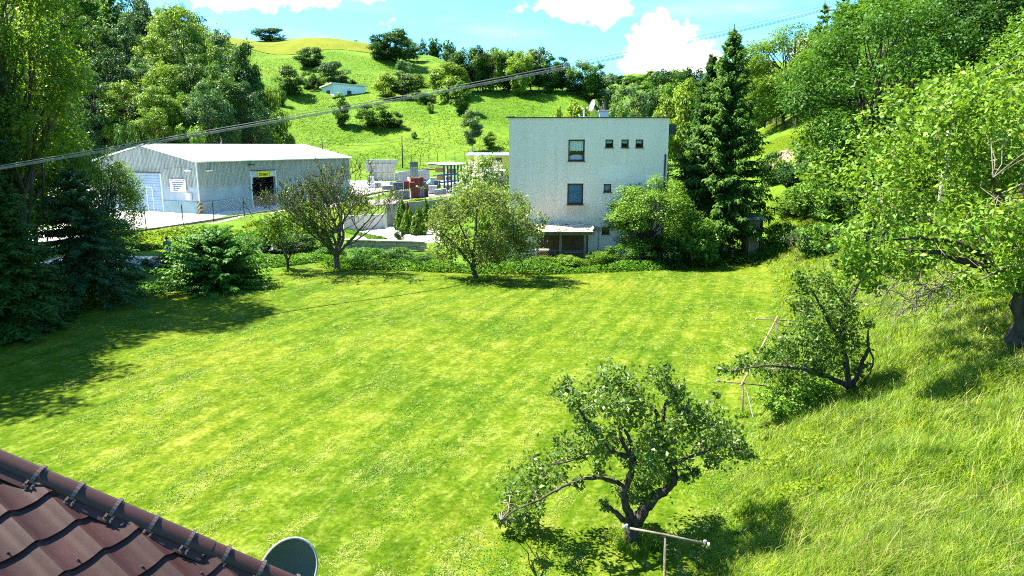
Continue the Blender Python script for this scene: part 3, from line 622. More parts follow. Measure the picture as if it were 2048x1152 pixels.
STUCCO_P = None
def stucco():
    m, nt, N, L, b = nodes('stucco'); b.inputs['Roughness'].default_value = .9; b.inputs['Specular IOR Level'].default_value = .15
    tc = N.new('ShaderNodeTexCoord'); v = tc.outputs['Object']
    n1 = noise_node(N, L, v, .5, 5, .6); n2 = noise_node(N, L, v, 9, 6, .7)
    c = ramp(N, L, n1, [(.3, (.84, .69, .58)), (.7, (.90, .755, .65))])
    c = mixc(N, L, .7, c, ramp(N, L, n2, [(.3, (.92, .92, .91)), (.7, (1.03, 1.03, 1.03))]), 'MULTIPLY')
    mp = N.new('ShaderNodeMapping'); L.new(v, mp.inputs[0]); mp.inputs['Scale'].default_value = (1, 1, .07)
    c = mixc(N, L, .55, c, ramp(N, L, noise_node(N, L, mp.outputs[0], 2.6, 6, .7), [(.34, (.84, .83, .80)), (.56, (1, 1, 1))]), 'MULTIPLY')
    def blob(c0, sx, sz, k, edge, col, mode='MIX', amt=1.0, up=1.0):
        nonlocal c
        s = N.new('ShaderNodeVectorMath'); s.operation = 'SUBTRACT'; L.new(v, s.inputs[0]); s.inputs[1].default_value = c0
        q = N.new('ShaderNodeVectorMath'); q.operation = 'MULTIPLY'; L.new(s.outputs[0], q.inputs[0]); q.inputs[1].default_value = (1 / sx, 0, 1 / sz)
        ln = N.new('ShaderNodeVectorMath'); ln.operation = 'LENGTH'; L.new(q.outputs[0], ln.inputs[0])
        nz = noise_node(N, L, v, k, 4, .6); a = N.new('ShaderNodeMath'); a.operation = 'MULTIPLY_ADD'; L.new(nz, a.inputs[0]); a.inputs[1].default_value = .8; L.new(ln.outputs['Value'], a.inputs[2])
        mr = N.new('ShaderNodeMapRange'); mr.interpolation_type = 'SMOOTHSTEP'; L.new(a.outputs[0], mr.inputs[0]); mr.inputs[1].default_value = 1.4 + edge; mr.inputs[2].default_value = 1.4 - edge; mr.inputs[4].default_value = amt
        c = mixc(N, L, mr.outputs[0], c, col, mode)
    blob((6.55, 0, 5.55), .95, .48, 2.5, .10, (.86, .75, .67))
    blob((4.4, 0, 2.75), 1.5, .75, 1.6, .6, (.70, .56, .42), amt=.55)
    blob((4.3, 0, 3.3), .75, .55, 5, .4, (.50, .38, .27), amt=.5)
    blob((3.7, 0, 1.95), 2.6, .22, 1.3, .4, (.20, .17, .15), amt=.85)
    L.new(c, b.inputs['Base Color'])
    bu = N.new('ShaderNodeBump'); bu.inputs['Strength'].default_value = .25; bu.inputs['Distance'].default_value = .03; L.new(noise_node(N, L, v, 14, 8, .7), bu.inputs['Height']); L.new(bu.outputs[0], b.inputs['Normal'])
    return m
STUCCO = stucco()
DARKWOOD = mat('dark_brown_frame', (.018, .012, .010), (.035, .024, .02), 12, .5, .4)
DARKMET = mat('dark_sheet_metal', (.035, .032, .03), (.06, .055, .05), 6, .5, .4)
GREYMET = mat('grey_metal', (.30, .31, .32), (.42, .43, .44), 5, .45, .4, metal=.3)
WHITEP = mat('white_paint', (.74, .75, .76), (.82, .83, .84), 3, .5, .3)
LACE = mat('lace_curtain', (.62, .66, .62), (.80, .82, .80), 30, .9, .1, bump=.5)
BLUEC = mat('blue_blind', (.14, .26, .46), (.22, .36, .58), 2, .8, .2, stretch=(1, 1, 9))
PINKC = mat('pink_curtain', (.42, .32, .38), (.60, .50, .54), 12, .9, .1)
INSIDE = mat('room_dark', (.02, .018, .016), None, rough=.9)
GREYWOOD = mat('weathered_wood', (.12, .105, .09), (.22, .195, .17), 5, .9, .1, bump=.4, stretch=(4, 4, .6))
BROWNWOOD = mat('brown_wood', (.10, .065, .04), (.19, .13, .085), 6, .85, .15, bump=.4, stretch=(4, 4, .6))
RUSTY = mat('rusty_pipe', (.10, .07, .05), (.20, .17, .14), 9, .75, .3, bump=.3)
GREENPOST = mat('dark_green_paint', (.012, .03, .022), (.02, .05, .035), 8, .5, .4)
BLACKM = mat('black_metal', (.015, .015, .016), None, rough=.5)
CONCP = mat('grey_concrete_panel', (.20, .205, .20), (.30, .305, .30), 1.5, .9, .15, bump=.4, bscale=6)
STONE = mat('old_wall_stone', (.16, .145, .12), (.34, .31, .27), 2.5, .95, .1, bump=.9, bscale=9)
def glass():
    m, nt, N, L, b = nodes('window_glass'); g = N.new('ShaderNodeBsdfGlossy'); g.inputs['Roughness'].default_value = .03; t = N.new('ShaderNodeBsdfTransparent'); t.inputs[0].default_value = (.82, .88, .88, 1)
    f = N.new('ShaderNodeFresnel'); f.inputs[0].default_value = 1.5; x = N.new('ShaderNodeMixShader'); L.new(f.outputs[0], x.inputs[0]); L.new(t.outputs[0], x.inputs[1]); L.new(g.outputs[0], x.inputs[2]); L.new(x.outputs[0], N['Material Output'].inputs[0]); return m
GLASS = glass()

# ------------------------------------------------------------ the flat-roofed house
def house():
    Y0 = 43.5; x0 = P(1018, 300, Y0)[0]; x1 = P(1336, 300, Y0)[0]; zt = P(1180, 236, Y0)[2]; zb = gz(5, Y0) - .8; D = 9.5
    o = thing('flat_roofed_house', 'pale cream flat roofed house with small dark framed windows', 'house', (x0, Y0, 0)); Lx = x1 - x0
    WL[o] = np.zeros(3)
    X = lambda px, py: P(px, py, Y0)[0] - x0
    Z = lambda py, px=1180: P(px, py, Y0)[2]
    ops = []
    for a, b, t, d, kind in ((1137, 1170, 279, 322, 'lace'), (1135, 1167, 367, 409, 'blue'), (1211, 1227, 279, 295, 'lace'), (1243, 1258, 279, 295, 'lace'), (1271.5, 1287, 279, 295, 'lace'), (1207.5, 1223, 368, 384, 'pink'), (1204, 1219.5, 454, 468, 'none')):
        ops.append((X(a, t), X(b, t), Z(d), Z(t), kind))
    # front wall with real openings
    xs = sorted({0, Lx, *[v for q in ops for v in q[:2]]}); zs = sorted({zb, zt, *[v for q in ops for v in q[2:4]]}); w = MB(); dp = .22
    for i in range(len(xs) - 1):
        for j in range(len(zs) - 1):
            cx, cz = (xs[i] + xs[i + 1]) / 2, (zs[j] + zs[j + 1]) / 2
            if not any(a < cx < b and c < cz < d for a, b, c, d, _ in ops):
                w.quad((xs[i], 0, zs[j]), (xs[i + 1], 0, zs[j]), (xs[i + 1], 0, zs[j + 1]), (xs[i], 0, zs[j + 1]))
    for a, b, c, d, _ in ops:
        w.quad((a, 0, c), (a, dp, c), (a, dp, d), (a, 0, d)); w.quad((b, 0, c), (b, 0, d), (b, dp, d), (b, dp, c))
        w.quad((a, 0, d), (a, dp, d), (b, dp, d), (b, 0, d)); w.quad((a, 0, c), (b, 0, c), (b, dp, c), (a, dp, c))
    w.quad((0, D, zb), (0, 0, zb), (0, 0, zt), (0, D, zt)); w.quad((Lx, 0, zb), (Lx, D, zb), (Lx, D, zt), (Lx, 0, zt)); w.quad((Lx, D, zb), (0, D, zb), (0, D, zt), (Lx, D, zt))
    w.build('wall', STUCCO, o)
    rf = MB(); rf.box((.02, .02, zt - .35), (Lx - .02, D, zt - .28)); r_o = rf.build('roof', DARKMET, o)
    e = MB(); e.box((-.05, -.06, zt), (Lx + .05, .16, zt + .055)); e.box((-.05, .16, zt), (.16, D, zt + .055)); e.box((Lx - .16, .16, zt), (Lx + .05, D, zt + .055)); e.box((-.16, -.08, zt + .003), (.34, .5, zt + .09)); e.build('roof_edging', DARKMET, r_o)
    for i, (a, b, c, d, kind) in enumerate(ops):
        f = MB(); t = .085 if b - a > .7 else .06; y = .10
        f.box((a + .003, y, c + .003), (a + t, y + .07, d - .003)); f.box((b - t, y, c + .003), (b - .003, y + .07, d - .003)); f.box((a + t, y, d - t), (b - t, y + .07, d - .003)); f.box((a + t, y, c + .003), (b - t, y + .07, c + t))
        wo = f.build('window', DARKWOOD, o)
        g = MB(); g.quad((a + t, y + .03, c + t), (b - t, y + .03, c + t), (b - t, y + .03, d - t), (a + t, y + .03, d - t)); g.build('pane', GLASS, wo)
        s = MB(); s.box((a - .04, -.07, c - .05), (b + .04, .098, c + .001)); s.build('sill', DARKMET, wo)
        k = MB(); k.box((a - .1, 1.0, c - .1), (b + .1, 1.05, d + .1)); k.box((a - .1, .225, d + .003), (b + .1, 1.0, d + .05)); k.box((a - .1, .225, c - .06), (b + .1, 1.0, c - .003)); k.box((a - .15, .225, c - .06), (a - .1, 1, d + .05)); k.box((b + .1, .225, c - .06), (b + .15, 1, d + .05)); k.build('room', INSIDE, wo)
        if kind == 'none': continue
        n = 15; xa = np.linspace(a + t, b - t, n); m = {'lace': LACE, 'blue': BLUEC, 'pink': PINKC}[kind]; q = MB()
        zc0 = c + t if kind != 'lace' else c + (d - c) * .45
        for j in range(n - 1):
            ya, yb = y + .09 + .02 * (j % 2), y + .09 + .02 * ((j + 1) % 2); z0 = zc0 + (.05 * abs(math.sin(j * .9)) if kind == 'lace' else 0)
            q.quad((xa[j], ya, z0), (xa[j + 1], yb, z0), (xa[j + 1], yb, d - t), (xa[j], ya, d - t))
        q.build('curtain', m, wo)
        if i == 0:
            p = MB(); n = 12; xa = np.linspace(a + t + .02, b - t - .02, n); hh = .30 * np.sqrt(np.clip(1 - ((xa - (a + b) / 2 - .05) / ((b - a) * .62)) ** 2, 0, 1))
            for j in range(n - 1): p.quad((xa[j], y + .2, c + t), (xa[j + 1], y + .2, c + t), (xa[j + 1], y + .24, c + t + hh[j + 1]), (xa[j], y + .24, c + t + hh[j]))
            p.build('cushion', mat('pale_bedding', (.55, .52, .66), (.72, .70, .80), 5, .9), wo)
    d_ = MB(); d_.tube([(Lx - .16, -.07, zt - 2.2), (Lx - .16, -.07, zb + .2)], .055); d_.build('downpipe', DARKMET, o)
    b_ = MB(); b_.box((Lx + .003, .3, zt - 1.0), (Lx + .55, 1.6, zt - .35)); b_.build('side_box', GREENPOST, o, bevel=.02)
    v = MB(); v.tube([(X(1197, 460), -.05, zb), (X(1197, 460), -.05, Z(455))], .03); v.build('vent_pipe', GREYMET, o)
    v = MB(); v.box((X(1184, 452), -.14, Z(457)), (X(1190, 452), -.003, Z(452))); v.build('wall_lamp', DARKMET, o, bevel=.01)
    # chimney with lid, flue and stub
    c = MB(); cx, cy = X(1214, 225), 1.6; c.box((cx - .28, cy - .25, zt - .3), (cx + .28, cy + .25, Z(221))); ch = c.build('chimney', mat('pale_chimney_render', (.50, .56, .64), (.60, .66, .72), 3, .9), r_o)
    c2 = MB(); c2.box((cx - .36, cy - .32, Z(221)), (cx + .36, cy + .32, Z(221) + .09)); c2.build('chimney_cap', GREYMET, o, bevel=.01)
    f = MB(); zf = Z(221) + .09; f.tube([(cx + .02, cy, zf), (cx + .02, cy, Z(202))], .09, 10); f.tube([(cx + .02, cy, Z(202)), (cx + .02, cy, Z(200))], .14, 10); f.tube([(cx - .16, cy, zf), (cx - .1, cy, Z(209))], .035); f.tube([(cx + .2, cy, zf), (cx + .06, cy, Z(207))], .03); f.build('flue', RUSTY, o)
    g = MB(); gx = X(1174, 230); g.box((gx - .30, 1.7, zt - .3), (gx + .30, 2.3, Z(230.5))); g.build('roof_hatch', GREYMET, r_o, bevel=.01)
    g = MB(); g.tube([(gx, 1.9, Z(231)), (gx, 1.9, Z(217)), (gx - .12, 1.8, Z(214))], .055, 8); g.build('vent_stub', WHITEP, o, smooth=True)
    return x0, zt
HX, HZT = house()
def dish(name, label, c, nrm, rw, rh, m, rim_m, depth=.10, arm=True, roll=0.0, mast=None, group=None):
    o = thing(name, label, 'satellite dish', c, group); WL[o] = np.zeros(3)
    n = unit(np.array(nrm, float)); u = np.cross((0, 0, 1.0), n); u = unit(u); w = np.cross(n, u)
    u, w = u * math.cos(roll) + w * math.sin(roll), w * math.cos(roll) - u * math.sin(roll)
    V, F = [np.array(-n * depth)], []; K, S = 7, 40
    for i in range(1, K + 1):
        for j in range(S):
            a = 2 * np.pi * j / S; q = i / K; V.append(u * rw * q * math.cos(a) + w * rh * q * math.sin(a) - n * depth * (1 - q * q))
    F += [(0, 1 + j, 1 + (j + 1) % S) for j in range(S)]
    for i in range(K - 1): F += [(1 + i * S + j, 1 + (i + 1) * S + j, 1 + (i + 1) * S + (j + 1) % S, 1 + i * S + (j + 1) % S) for j in range(S)]
    b = MB(); b.add(V, F); b.add([v - n * .012 for v in V], [f[::-1] for f in F]); b.build('reflector', m, o, smooth=True)
    rim = [u * rw * math.cos(a) + w * rh * math.sin(a) for a in np.linspace(0, 2 * np.pi, 41)]
    b = MB(); b.tube(rim, .014, 6, cap=False); b.build('rim', rim_m, o, smooth=True)
    if arm:
        b = MB(); e = n * rh * 1.0 - w * rh * .75; b.tube([-w * rh * .98, e], .016, 6); ao = b.build('arm', GREYMET, o)
        b = MB(); d = unit(-n * depth - e); b.tube([e, e + d * .06, e + d * .061, e + d * .12], [.03, .03, .045, .045], 10); b.build('receiver', WHITEP, ao)
    if mast is not None:
        b = MB(); b.tube([-n * (depth + .03), np.array(mast) - np.array(c)], .025, 8); b.build('mast', GREYMET, o)
    return o
q = P(1184, 211, 45.3); dish('satellite_dish', 'white satellite dish standing on the flat roof beside the chimney', q, (-.80, -.42, .22), .27, .37, WHITEP, GREYMET, .07, mast=(q[0] + .55, 45.3, HZT - .25))

# lean-to shelter against the house, fence and things below it
def shelter():
    Yf, Yb = 41.3, 43.3; xl, xr = P(1078, 455, 42.2)[0], P(1181, 455, 42.2)[0]
    zf, zb = P(1120, 463, Yf)[2], P(1120, 446, Yb)[2]; g = gz((xl + xr) / 2, Yf)
    o = thing('lean_to_shelter', 'open timber lean-to with tiled roof against the cream house', 'shelter', ((xl + xr) / 2, Yf, g)); WL[o] = np.array(o.location)
    b = MB()
    for i in range(9): x = xl + (xr - xl) * i / 9; b.box((x + .01, Yb + .02, g - .2), (x + (xr - xl) / 9 - .01, Yb + .06, zb - .15 - .05 * (i % 2)))
    b.build('back_boards', BROWNWOOD, o)
    for px in (1075, 1121, 1170):
        x = P(px, 480, Yf)[0]; b = MB(); b.box((x - .07, Yf - .07, g - .3), (x + .07, Yf + .07, zf - .10)); b.build('post', GREYWOOD, o)
    b = MB(); b.box((xl - .35, Yf - .06, zf - .22), (xr + .15, Yf + .06, zf - .05)); b.build('beam', GREYWOOD, o)
    d = np.array([0, Yb - Yf + .25, zb - zf]); Ls = np.linalg.norm(d); d /= Ls; nn = np.array([0, -d[2], d[1]])
    b = MB()
    for i in range(6):
        x = xl + (xr - xl) * i / 5; a = np.array([x, Yf - .25, zf - .06]); b.prism([a - (.04, 0, 0), a + (.04, 0, 0), a + (.04, 0, -.1), a - (.04, 0, .1)], d * Ls)
    b.build('rafter', GREYWOOD, o)
    ro = MB(); a = np.array([xl - .25, Yf - .26, zf - .055]); ro.prism([a, a + (xr - xl + .3, 0, 0), a + (xr - xl + .3, 0, 0) + d * Ls, a + d * Ls], nn * .03); ro = ro.build('roof', GREYWOOD, o)
    r = np.random.default_rng(2); rows, cols = 7, 20; w = (xr - xl + .3) / cols; me = {}
    tm = [mat('old_clay_tile', (.42, .31, .20), (.58, .47, .34), 4, .9, .1, bump=.4), mat('bleached_tile', (.52, .46, .38), (.68, .62, .54), 5, .9, .1, bump=.4), mat('reddish_tile', (.36, .22, .14), (.50, .33, .22), 5, .9, .1, bump=.4)]
    for k in range(3):
        b = MB(); ln = Ls / rows * 1.25
        e1, e2 = np.array([w * .96, 0, 0]), d * ln
        b.prism([np.zeros(3), e1 * .5 + nn * .025, e1, e1 + e2 - nn * .02, e1 * .5 + e2 + nn * .005, e2 - nn * .02], nn * .018); me[k] = b
    base = {k: me[k].build('tile', tm[k]).data for k in me}
    for q in [x for x in COL.objects if x.name.startswith('tile') and x.parent is None and x.data in base.values()]: bpy.data.objects.remove(q)
    for i in range(rows):
        for j in range(cols):
            if r.random() < .02: continue
            c = a + d * (Ls / rows * i) + np.array([w * j, 0, 0]) + nn * (.045 + r.random() * .015)
            t = link('tile', base[int(r.choice(3, p=[.5, .3, .2]))], ro, c - wl(ro)); t.rotation_euler = (0, r.normal() * .02, r.normal() * .02)
    b = MB(); q = P(1184, 457, 41.7); b.box((-.14, -.5, -.02), (.14, .5, .02), M=Matrix.Rotation(R(-55), 3, 'Y'), o=q); b.build('gable_sheet', WHITEP, o)
shelter()
def table(name, label, px, Y, w, d, h, m, cat='table'):
    g = gp(px, Y); o = thing(name, label, cat, g); x, y, z = g
    b = MB()
    for k in range(4): b.box((x - w / 2, y - d / 2 + d / 4 * k + .01, z + h - .05), (x + w / 2, y - d / 2 + d / 4 * (k + 1) - .01, z + h))
    b.build('top', m, o)
    for sx in (-1, 1):
        for sy in (-1, 1):
            b = MB(); b.box((x + sx * (w / 2 - .1) - .04, y + sy * (d / 2 - .1) - .04, z - .05), (x + sx * (w / 2 - .1) + .04, y + sy * (d / 2 - .1) + .04, z + h - .05)); b.build('leg', m, o)
table('workbench', 'long grey workbench under the lean-to roof', 1100, 42.3, 1.9, .8, .85, GREYWOOD, 'bench')
table('garden_table', 'weathered slatted table at the far end under the lean-to', 1150, 42.0, 1.3, .9, .75, GREYWOOD)
def wire_fence(name, label, pts, h, m, pm, pr=.03, cell=.3, every=True, wm=None, group=None, braces=(), wr=.004, low=0.0):
    """posts at the given ground points, chain-link wire between them"""
    g0 = np.array([*pts[0], gz(*pts[0])]); o = thing(name, label, 'fence', g0, group)
    P3 = [np.array([x, y, gz(x, y)]) for x, y in pts]
    for i, p in enumerate(P3):
        b = MB(); b.tube([p - (0, 0, .2), p + (0, 0, h + .08)], pr, 8)
        po = b.build('post', pm, o)
        if i in braces:
            dr = unit((P3[min(i + 1, len(P3) - 1)] - P3[max(i - 1, 0)]) * (1, 1, 0))
            for sg in (-1, 1):
                b = MB(); b.tube([p + (0, 0, h * .85), p + dr * sg * h * .62], pr * .8, 6); b.build('brace', pm, po)
    t = []
    for a, c in zip(P3[:-1], P3[1:]):
        Lh = np.linalg.norm((c - a)[:2]); n = max(2, int(Lh / cell)); up = np.array([0, 0, 1.0])
        for k in range(-int(h / cell), n):
            for sg in (0, 1):
                s0, s1 = k * cell, k * cell + h; lo, hi = max(0, s0), min(Lh, s1)
                if hi <= lo: continue
                z0, z1 = (lo - s0), (hi - s0)
                if sg: z0, z1 = h - z0, h - z1
                t.append((np.array([a + (c - a) * lo / Lh + up * (z0 + low), a + (c - a) * hi / Lh + up * (z1 + low)]), np.full(2, wr)))
        for zz in (.05, h): t.append((np.array([a + up * (zz + low), c + up * (zz + low)]), np.full(2, wr * 1.5)))
    link('wire_mesh', tubes_mesh('wire_mesh', t, wm or m, 3, off=wl(o)), o)
    return o
wire_fence('wire_fence', 'low rusty chain-link fence in front of the lean-to', [gp(x, 40.9)[:2] for x in (1052, 1110, 1168, 1222)], .95, RUSTY, RUSTY, .03, .14, wr=.005)
def outhouse():
    g = gp(1500, 42.5); d = dep(g); top = P(1500, 428, 42.5)[2]; W = 27 / FPX * d; x, y, z = g; h = top - z
    o = thing('garden_outhouse', 'small grey plank outhouse under tin roof by spruce', 'outhouse', g, rz=0)
    r = np.random.default_rng(4); n = 6
    for k in range(n):
        b = MB(); b.box((x - W / 2 + .10 + (W - .2) / n * k + .006, y - .45 - .01 * r.random(), z - .2), (x - W / 2 + .10 + (W - .2) / n * (k + 1) - .006, y - .42, z + h * .88)); b.build('plank', GREYWOOD, o)
    for s in (-1, 1):
        b = MB(); b.box((x + s * W / 2 - .06, y - .46, z - .2), (x + s * W / 2 + .06, y - .34, z + h * .93)); b.build('corner_post', DARKWOOD, o)
        b = MB(); b.box((x + s * W / 2 - .03, y - .34, z - .2), (x + s * W / 2 + .03, y + .5, z + h * .9)); b.build('side_wall', BROWNWOOD, o)
    b = MB(); b.box((x - W / 2 + .03, y + .44, z - .2), (x + W / 2 - .03, y + .5, z + h * .9)); b.build('rear_wall', BROWNWOOD, o)
    b = MB(); k = 22; xs = np.linspace(x - W / 2 - .14, x + W / 2 + .14, k); zz = .03 * np.cos(np.arange(k) * 2.1)
    for i in range(k - 1): b.quad((xs[i], y - .75, z + h * .90 + zz[i]), (xs[i + 1], y - .75, z + h * .90 + zz[i + 1]), (xs[i + 1], y + .65, z + h + zz[i + 1]), (xs[i], y + .65, z + h + zz[i]))
    b.build('roof', mat('weathered_tin', (.30, .32, .38), (.46, .48, .54), 3, .6, .4), o)
outhouse()

# ------------------------------------------------------------ the warehouse
def warehouse():
    C = P(397, 380, 73.0); C[2] = 0; U = np.array([.3885, .9214]); U /= np.linalg.norm(U); W = np.array([-U[1], U[0]])
    o = local_thing('warehouse', 'long corrugated steel warehouse with white low pitched roof', 'warehouse', (C[0], C[1], 0), rz=math.atan2(U[1], U[0]))
    S = lambda px, py: on_wall(px, py, C, U)           # long side (local x, z)
    G = lambda px, py: on_wall(px, py, C, W)           # gable side (local y, z)
    ze = S(397, 321)[1]; L_ = S(697, 318)[0]; yr, zr = G(285, 289.5); Wd = 2 * yr; zb = -.3
    zc = S(397, 375)[1]; zs = S(397, 404)[1]           # bottom of the cladding, top of the plinth
    clad = mat('corrugated_cladding', (.20, .21, .195), (.44, .465, .455), 3.5, .55, .35, stretch=(1, 1, .06), lo=.25, hi=.62, detail=8)
    smooth = mat('pale_blue_sheet', (.28, .33, .40), (.38, .44, .50), .6, .5, .35, stretch=(1, 1, .4)); plinth = mat('teal_plinth', (.17, .27, .31), (.26, .36, .40), .8, .85, .2)
    roofm = mat('white_roof_sheet', (.48, .48, .48), (.60, .60, .60), .4, .5, .4)
    shut = mat('shutter_blue', (.24, .33, .46), (.31, .40, .53), 1, .5, .35); trim = mat('white_trim', (.66, .70, .74), (.74, .78, .82), 2, .5)
    d0, d1, dt = S(505, 400)[0], S(553, 400)[0], S(528, 353.5)[1]; dh = S(528, 341)[1]
    def corr(x0, x1, lo, hi, axis, top=None):
        prof = []; x = x0; k = 0
        while x < x1 - 1e-6:
            for f, dd in ((0, 0), (.08, 0), (.10, .06), (.18, .06)):
                if x + f < x1: prof.append((x + f, dd))
            x += .2
        prof.append((x1, 0)); b = MB()
        for (a, p), (c, q) in zip(prof[:-1], prof[1:]):
            ta, tc = (hi, hi) if top is None else (top(a), top(c))
            v = [(a, -p, lo), (c, -q, lo), (c, -q, tc), (a, -p, ta)] if axis == 0 else [(-p, a, lo), (-p, a, ta), (-q, c, tc), (-q, c, lo)]
            b.quad(*v)
        return b
    n = int(round(L_)); w = L_ / n; shared = {}
    for i in range(n):
        x0, x1 = i * w, (i + 1) * w; mid = (x0 + x1) / 2; lo = zc if not (d0 < mid < d1) else dh
        key = round(lo, 3)
        if key not in shared:
            q = corr(0, w, lo, ze - .12, 0).build('cladding_panel', clad, o); shared[key] = q.data; q.location = (x0, -.03 - .006 * (i % 2), 0)
        else: link('cladding_panel', shared[key], o, (x0, -.03 - .006 * (i % 2), 0))
    top = lambda y: ze - .12 + (zr - ze) * (1 - abs(y - yr) / yr)
    y0, y1, yt = G(326, 400)[0], G(268, 400)[0], G(290, 346)[1]
    ng = int(round(Wd)); wg = Wd / ng
    for i in range(ng):
        a, c = i * wg, (i + 1) * wg; mid = (a + c) / 2
        q = corr(a, c, zc if not (y0 < mid < y1) else yt, 0, 1, top).build('cladding_panel', clad, o); q.location = (-.03 - .006 * (i % 2), 0, 0)
    b = MB()                                            # bodies behind the cladding
    b.box((.0, .0, zb), (d0, .2, ze - .2)); b.box((d1, .0, zb), (L_, .2, ze - .2)); b.box((d0, .0, dt), (d1, .2, ze - .2))
    b.box((.0, .2, zb), (.2, y0, ze - .2)); b.box((.0, y1, zb), (.2, Wd, ze - .2)); b.box((.0, y0, yt), (.2, y1, ze - .2)); b.box((L_ - .2, .2, zb), (L_, Wd, ze - .2)); b.box((.2, Wd - .2, zb), (L_ - .2, Wd, ze - .2))
    b.prism([(.0, .0, ze - .2), (.0, Wd, ze - .2), (.0, yr, zr - .2)], (.2, 0, 0)); b.prism([(L_ - .2, .0, ze - .2), (L_ - .2, Wd, ze - .2), (L_ - .2, yr, zr - .2)], (.2, 0, 0))
    b.build('wall', smooth, o)
    for a, c in ((0, d0 - .12), (d1 + .12, L_)):
        b = MB(); b.box((a - .05, -.10, zb), (c, -.004, zs)); b.build('plinth', plinth, o)
    b = MB(); b.box((-.10, -.05, zb), (-.004, y0 - .1, zs)); b.build('plinth', plinth, o)
    m = n                                               # roof: white sheets, two slopes
    e = .35; sl = (zr - ze) / yr; shared = {}
    for sgn in (0, 1):
        for i in range(m):
            x0 = i * (L_ + .6) / m - .3; ww = (L_ + .6) / m
            if sgn not in shared:
                bq = MB(); k = int(ww / .18 * 2) + 1; xs = np.linspace(0, ww, k)
                for j in range(k - 1):
                    za, zc_ = .035 * (j % 2), .035 * ((j + 1) % 2); ya, yb = (-e, yr) if sgn == 0 else (Wd + e, yr)
                    bq.quad((xs[j], ya, ze - sl * e + za), (xs[j + 1], ya, ze - sl * e + zc_), (xs[j + 1], yb, zr + zc_), (xs[j], yb, zr + za))
                q = bq.build('roof_sheet', roofm, o); shared[sgn] = q.data; q.location = (x0, 0, .02 + .004 * (i % 2))
            else: link('roof_sheet', shared[sgn], o, (x0, 0, .02 + .004 * (i % 2)))
    b = MB(); b.prism([(-.33, yr - .22, zr + .03), (-.33, yr + .22, zr + .03), (-.33, yr, zr + .10)], (L_ + .66, 0, 0)); b.build('ridge_cap', roofm, o)
    for sgn in (0, 1):                                  # verge flashings
        b = MB(); ya = -e if sgn == 0 else Wd + e; b.prism([(-.34, ya, ze - sl * e - .14), (-.34, yr, zr - .14), (-.34, yr, zr + .03), (-.34, ya, ze - sl * e + .03)], (.03, 0, 0)); b.build('verge', trim, o)
    b = MB(); b.tube([(-.3, -e - .05, ze - sl * e - .05), (L_ + .3, -e - .05, ze - sl * e - .05)], .075, 8); b.build('gutter', trim, o)
    sx = S(563.5, 330)[0]; b = MB(); b.tube([(sx, -e - .05, ze - sl * e - .1), (sx, -.12, ze - .55), (sx, -.12, zs - .9)], .07, 8); b.build('downpipe', GREYMET, o)
    b = MB(); b.box((-.085, -.085, zs + .02), (.02, .02, ze - .25)); b.build('corner_trim', trim, o)
    # entrance in the long side
    b = MB(); b.box((d0 - .02, -.09, dt), (d1 + .02, -.004, dh - .02)); b.build('door_header', mat('grey_blue_panel', (.38, .44, .52), (.44, .50, .58), 1, .5), o)
    for x in (d0 - .12, d1): 
        b = MB(); b.box((x, -.12, zb), (x + .12, .25, dh)); b.build('door_jamb', trim, o)
    b = MB(); b.box((d0 - .15, -.2, dh), (d1 + .15, -.05, dh + .07)); b.build('drip_rail', DARKMET, o)
    b = MB(); b.box((1.0, 2.5, 0), (2.3, 4, 1.4)); b.build('stored_pallet', BROWNWOOD, o); COL.objects[-1].location = (d0, 0, 0)
    # roller shutter in the gable with its wicket door
    b = MB(); k = 16
    for j in range(k): b.box((.06, y0 + .02, zb + (yt - zb) / k * j + .012), (.11, y1 - .02, zb + (yt - zb) / k * (j + 1) - .012))
    b.box((.11, y0, zb), (.15, y1, yt)); sh = b.build('roller_shutter', shut, o)
    b = MB(); wy0, wz0 = G(308, 414); wy1, wz1 = G(291, 373)
    b.box((.02, wy0, .05), (.058, wy0 + .09, wz1)); b.box((.02, wy1 - .09, .05), (.058, wy1, wz1)); b.box((.02, wy0 + .09, wz1 - .09), (.058, wy1 - .09, wz1)); b.box((.02, wy0 + .09, .05), (.058, wy1 - .09, .13)); b.build('wicket_frame', trim, sh)
    b = MB(); b.box((.03, wy0 + .13, 1.05), (.058, wy0 + .25, 1.12)); b.build('handle', BLACKM, sh)
    for y in (y0 - .14, y1):
        b = MB(); b.box((-.1, y, zb), (.05, y + .14, yt)); b.build('door_jamb', trim, o)
    b = MB(); b.box((-.18, y0 - .2, yt), (-.05, y1 + .2, yt + .1)); b.build('drip_rail', DARKMET, o)
    # lamps, meter box, hazard-striped guard
    for ax, (a, z) in ((0, S(414, 341)), (1, G(381, 341))):
        b = MB(); lo, hi = ((a - .3, -.55, z - .08), (a + .3, -.08, z + .06)) if ax == 0 else ((-.55, a - .3, z - .08), (-.08, a + .3, z + .06)); b.box(lo, hi); b.build('wall_lamp', WHITEP, o, bevel=.04)
    a, z = S(497, 329); b = MB(); b.box((a - .35, -.6, z - .1), (a + .35, -.35, z + .08)); b.tube([(a, -.4, z), (a - .2, -.04, z + .05)], .03, 6); b.build('floodlight', DARKMET, o)
    a, z = G(381, 393); b = MB(); b.box((-.38, a - .28, z - .36), (-.06, a + .28, z + .36)); b.build('meter_box', WHITEP, o, bevel=.02)
    hz, nt, N, L, bs = nodes('hazard_stripes'); tc = N.new('ShaderNodeTexCoord'); sp_ = N.new('ShaderNodeSeparateXYZ'); L.new(tc.outputs['Object'], sp_.inputs[0]); ad = N.new('ShaderNodeMath'); ad.operation = 'ADD'; L.new(sp_.outputs[1], ad.inputs[0]); L.new(sp_.outputs[2], ad.inputs[1])
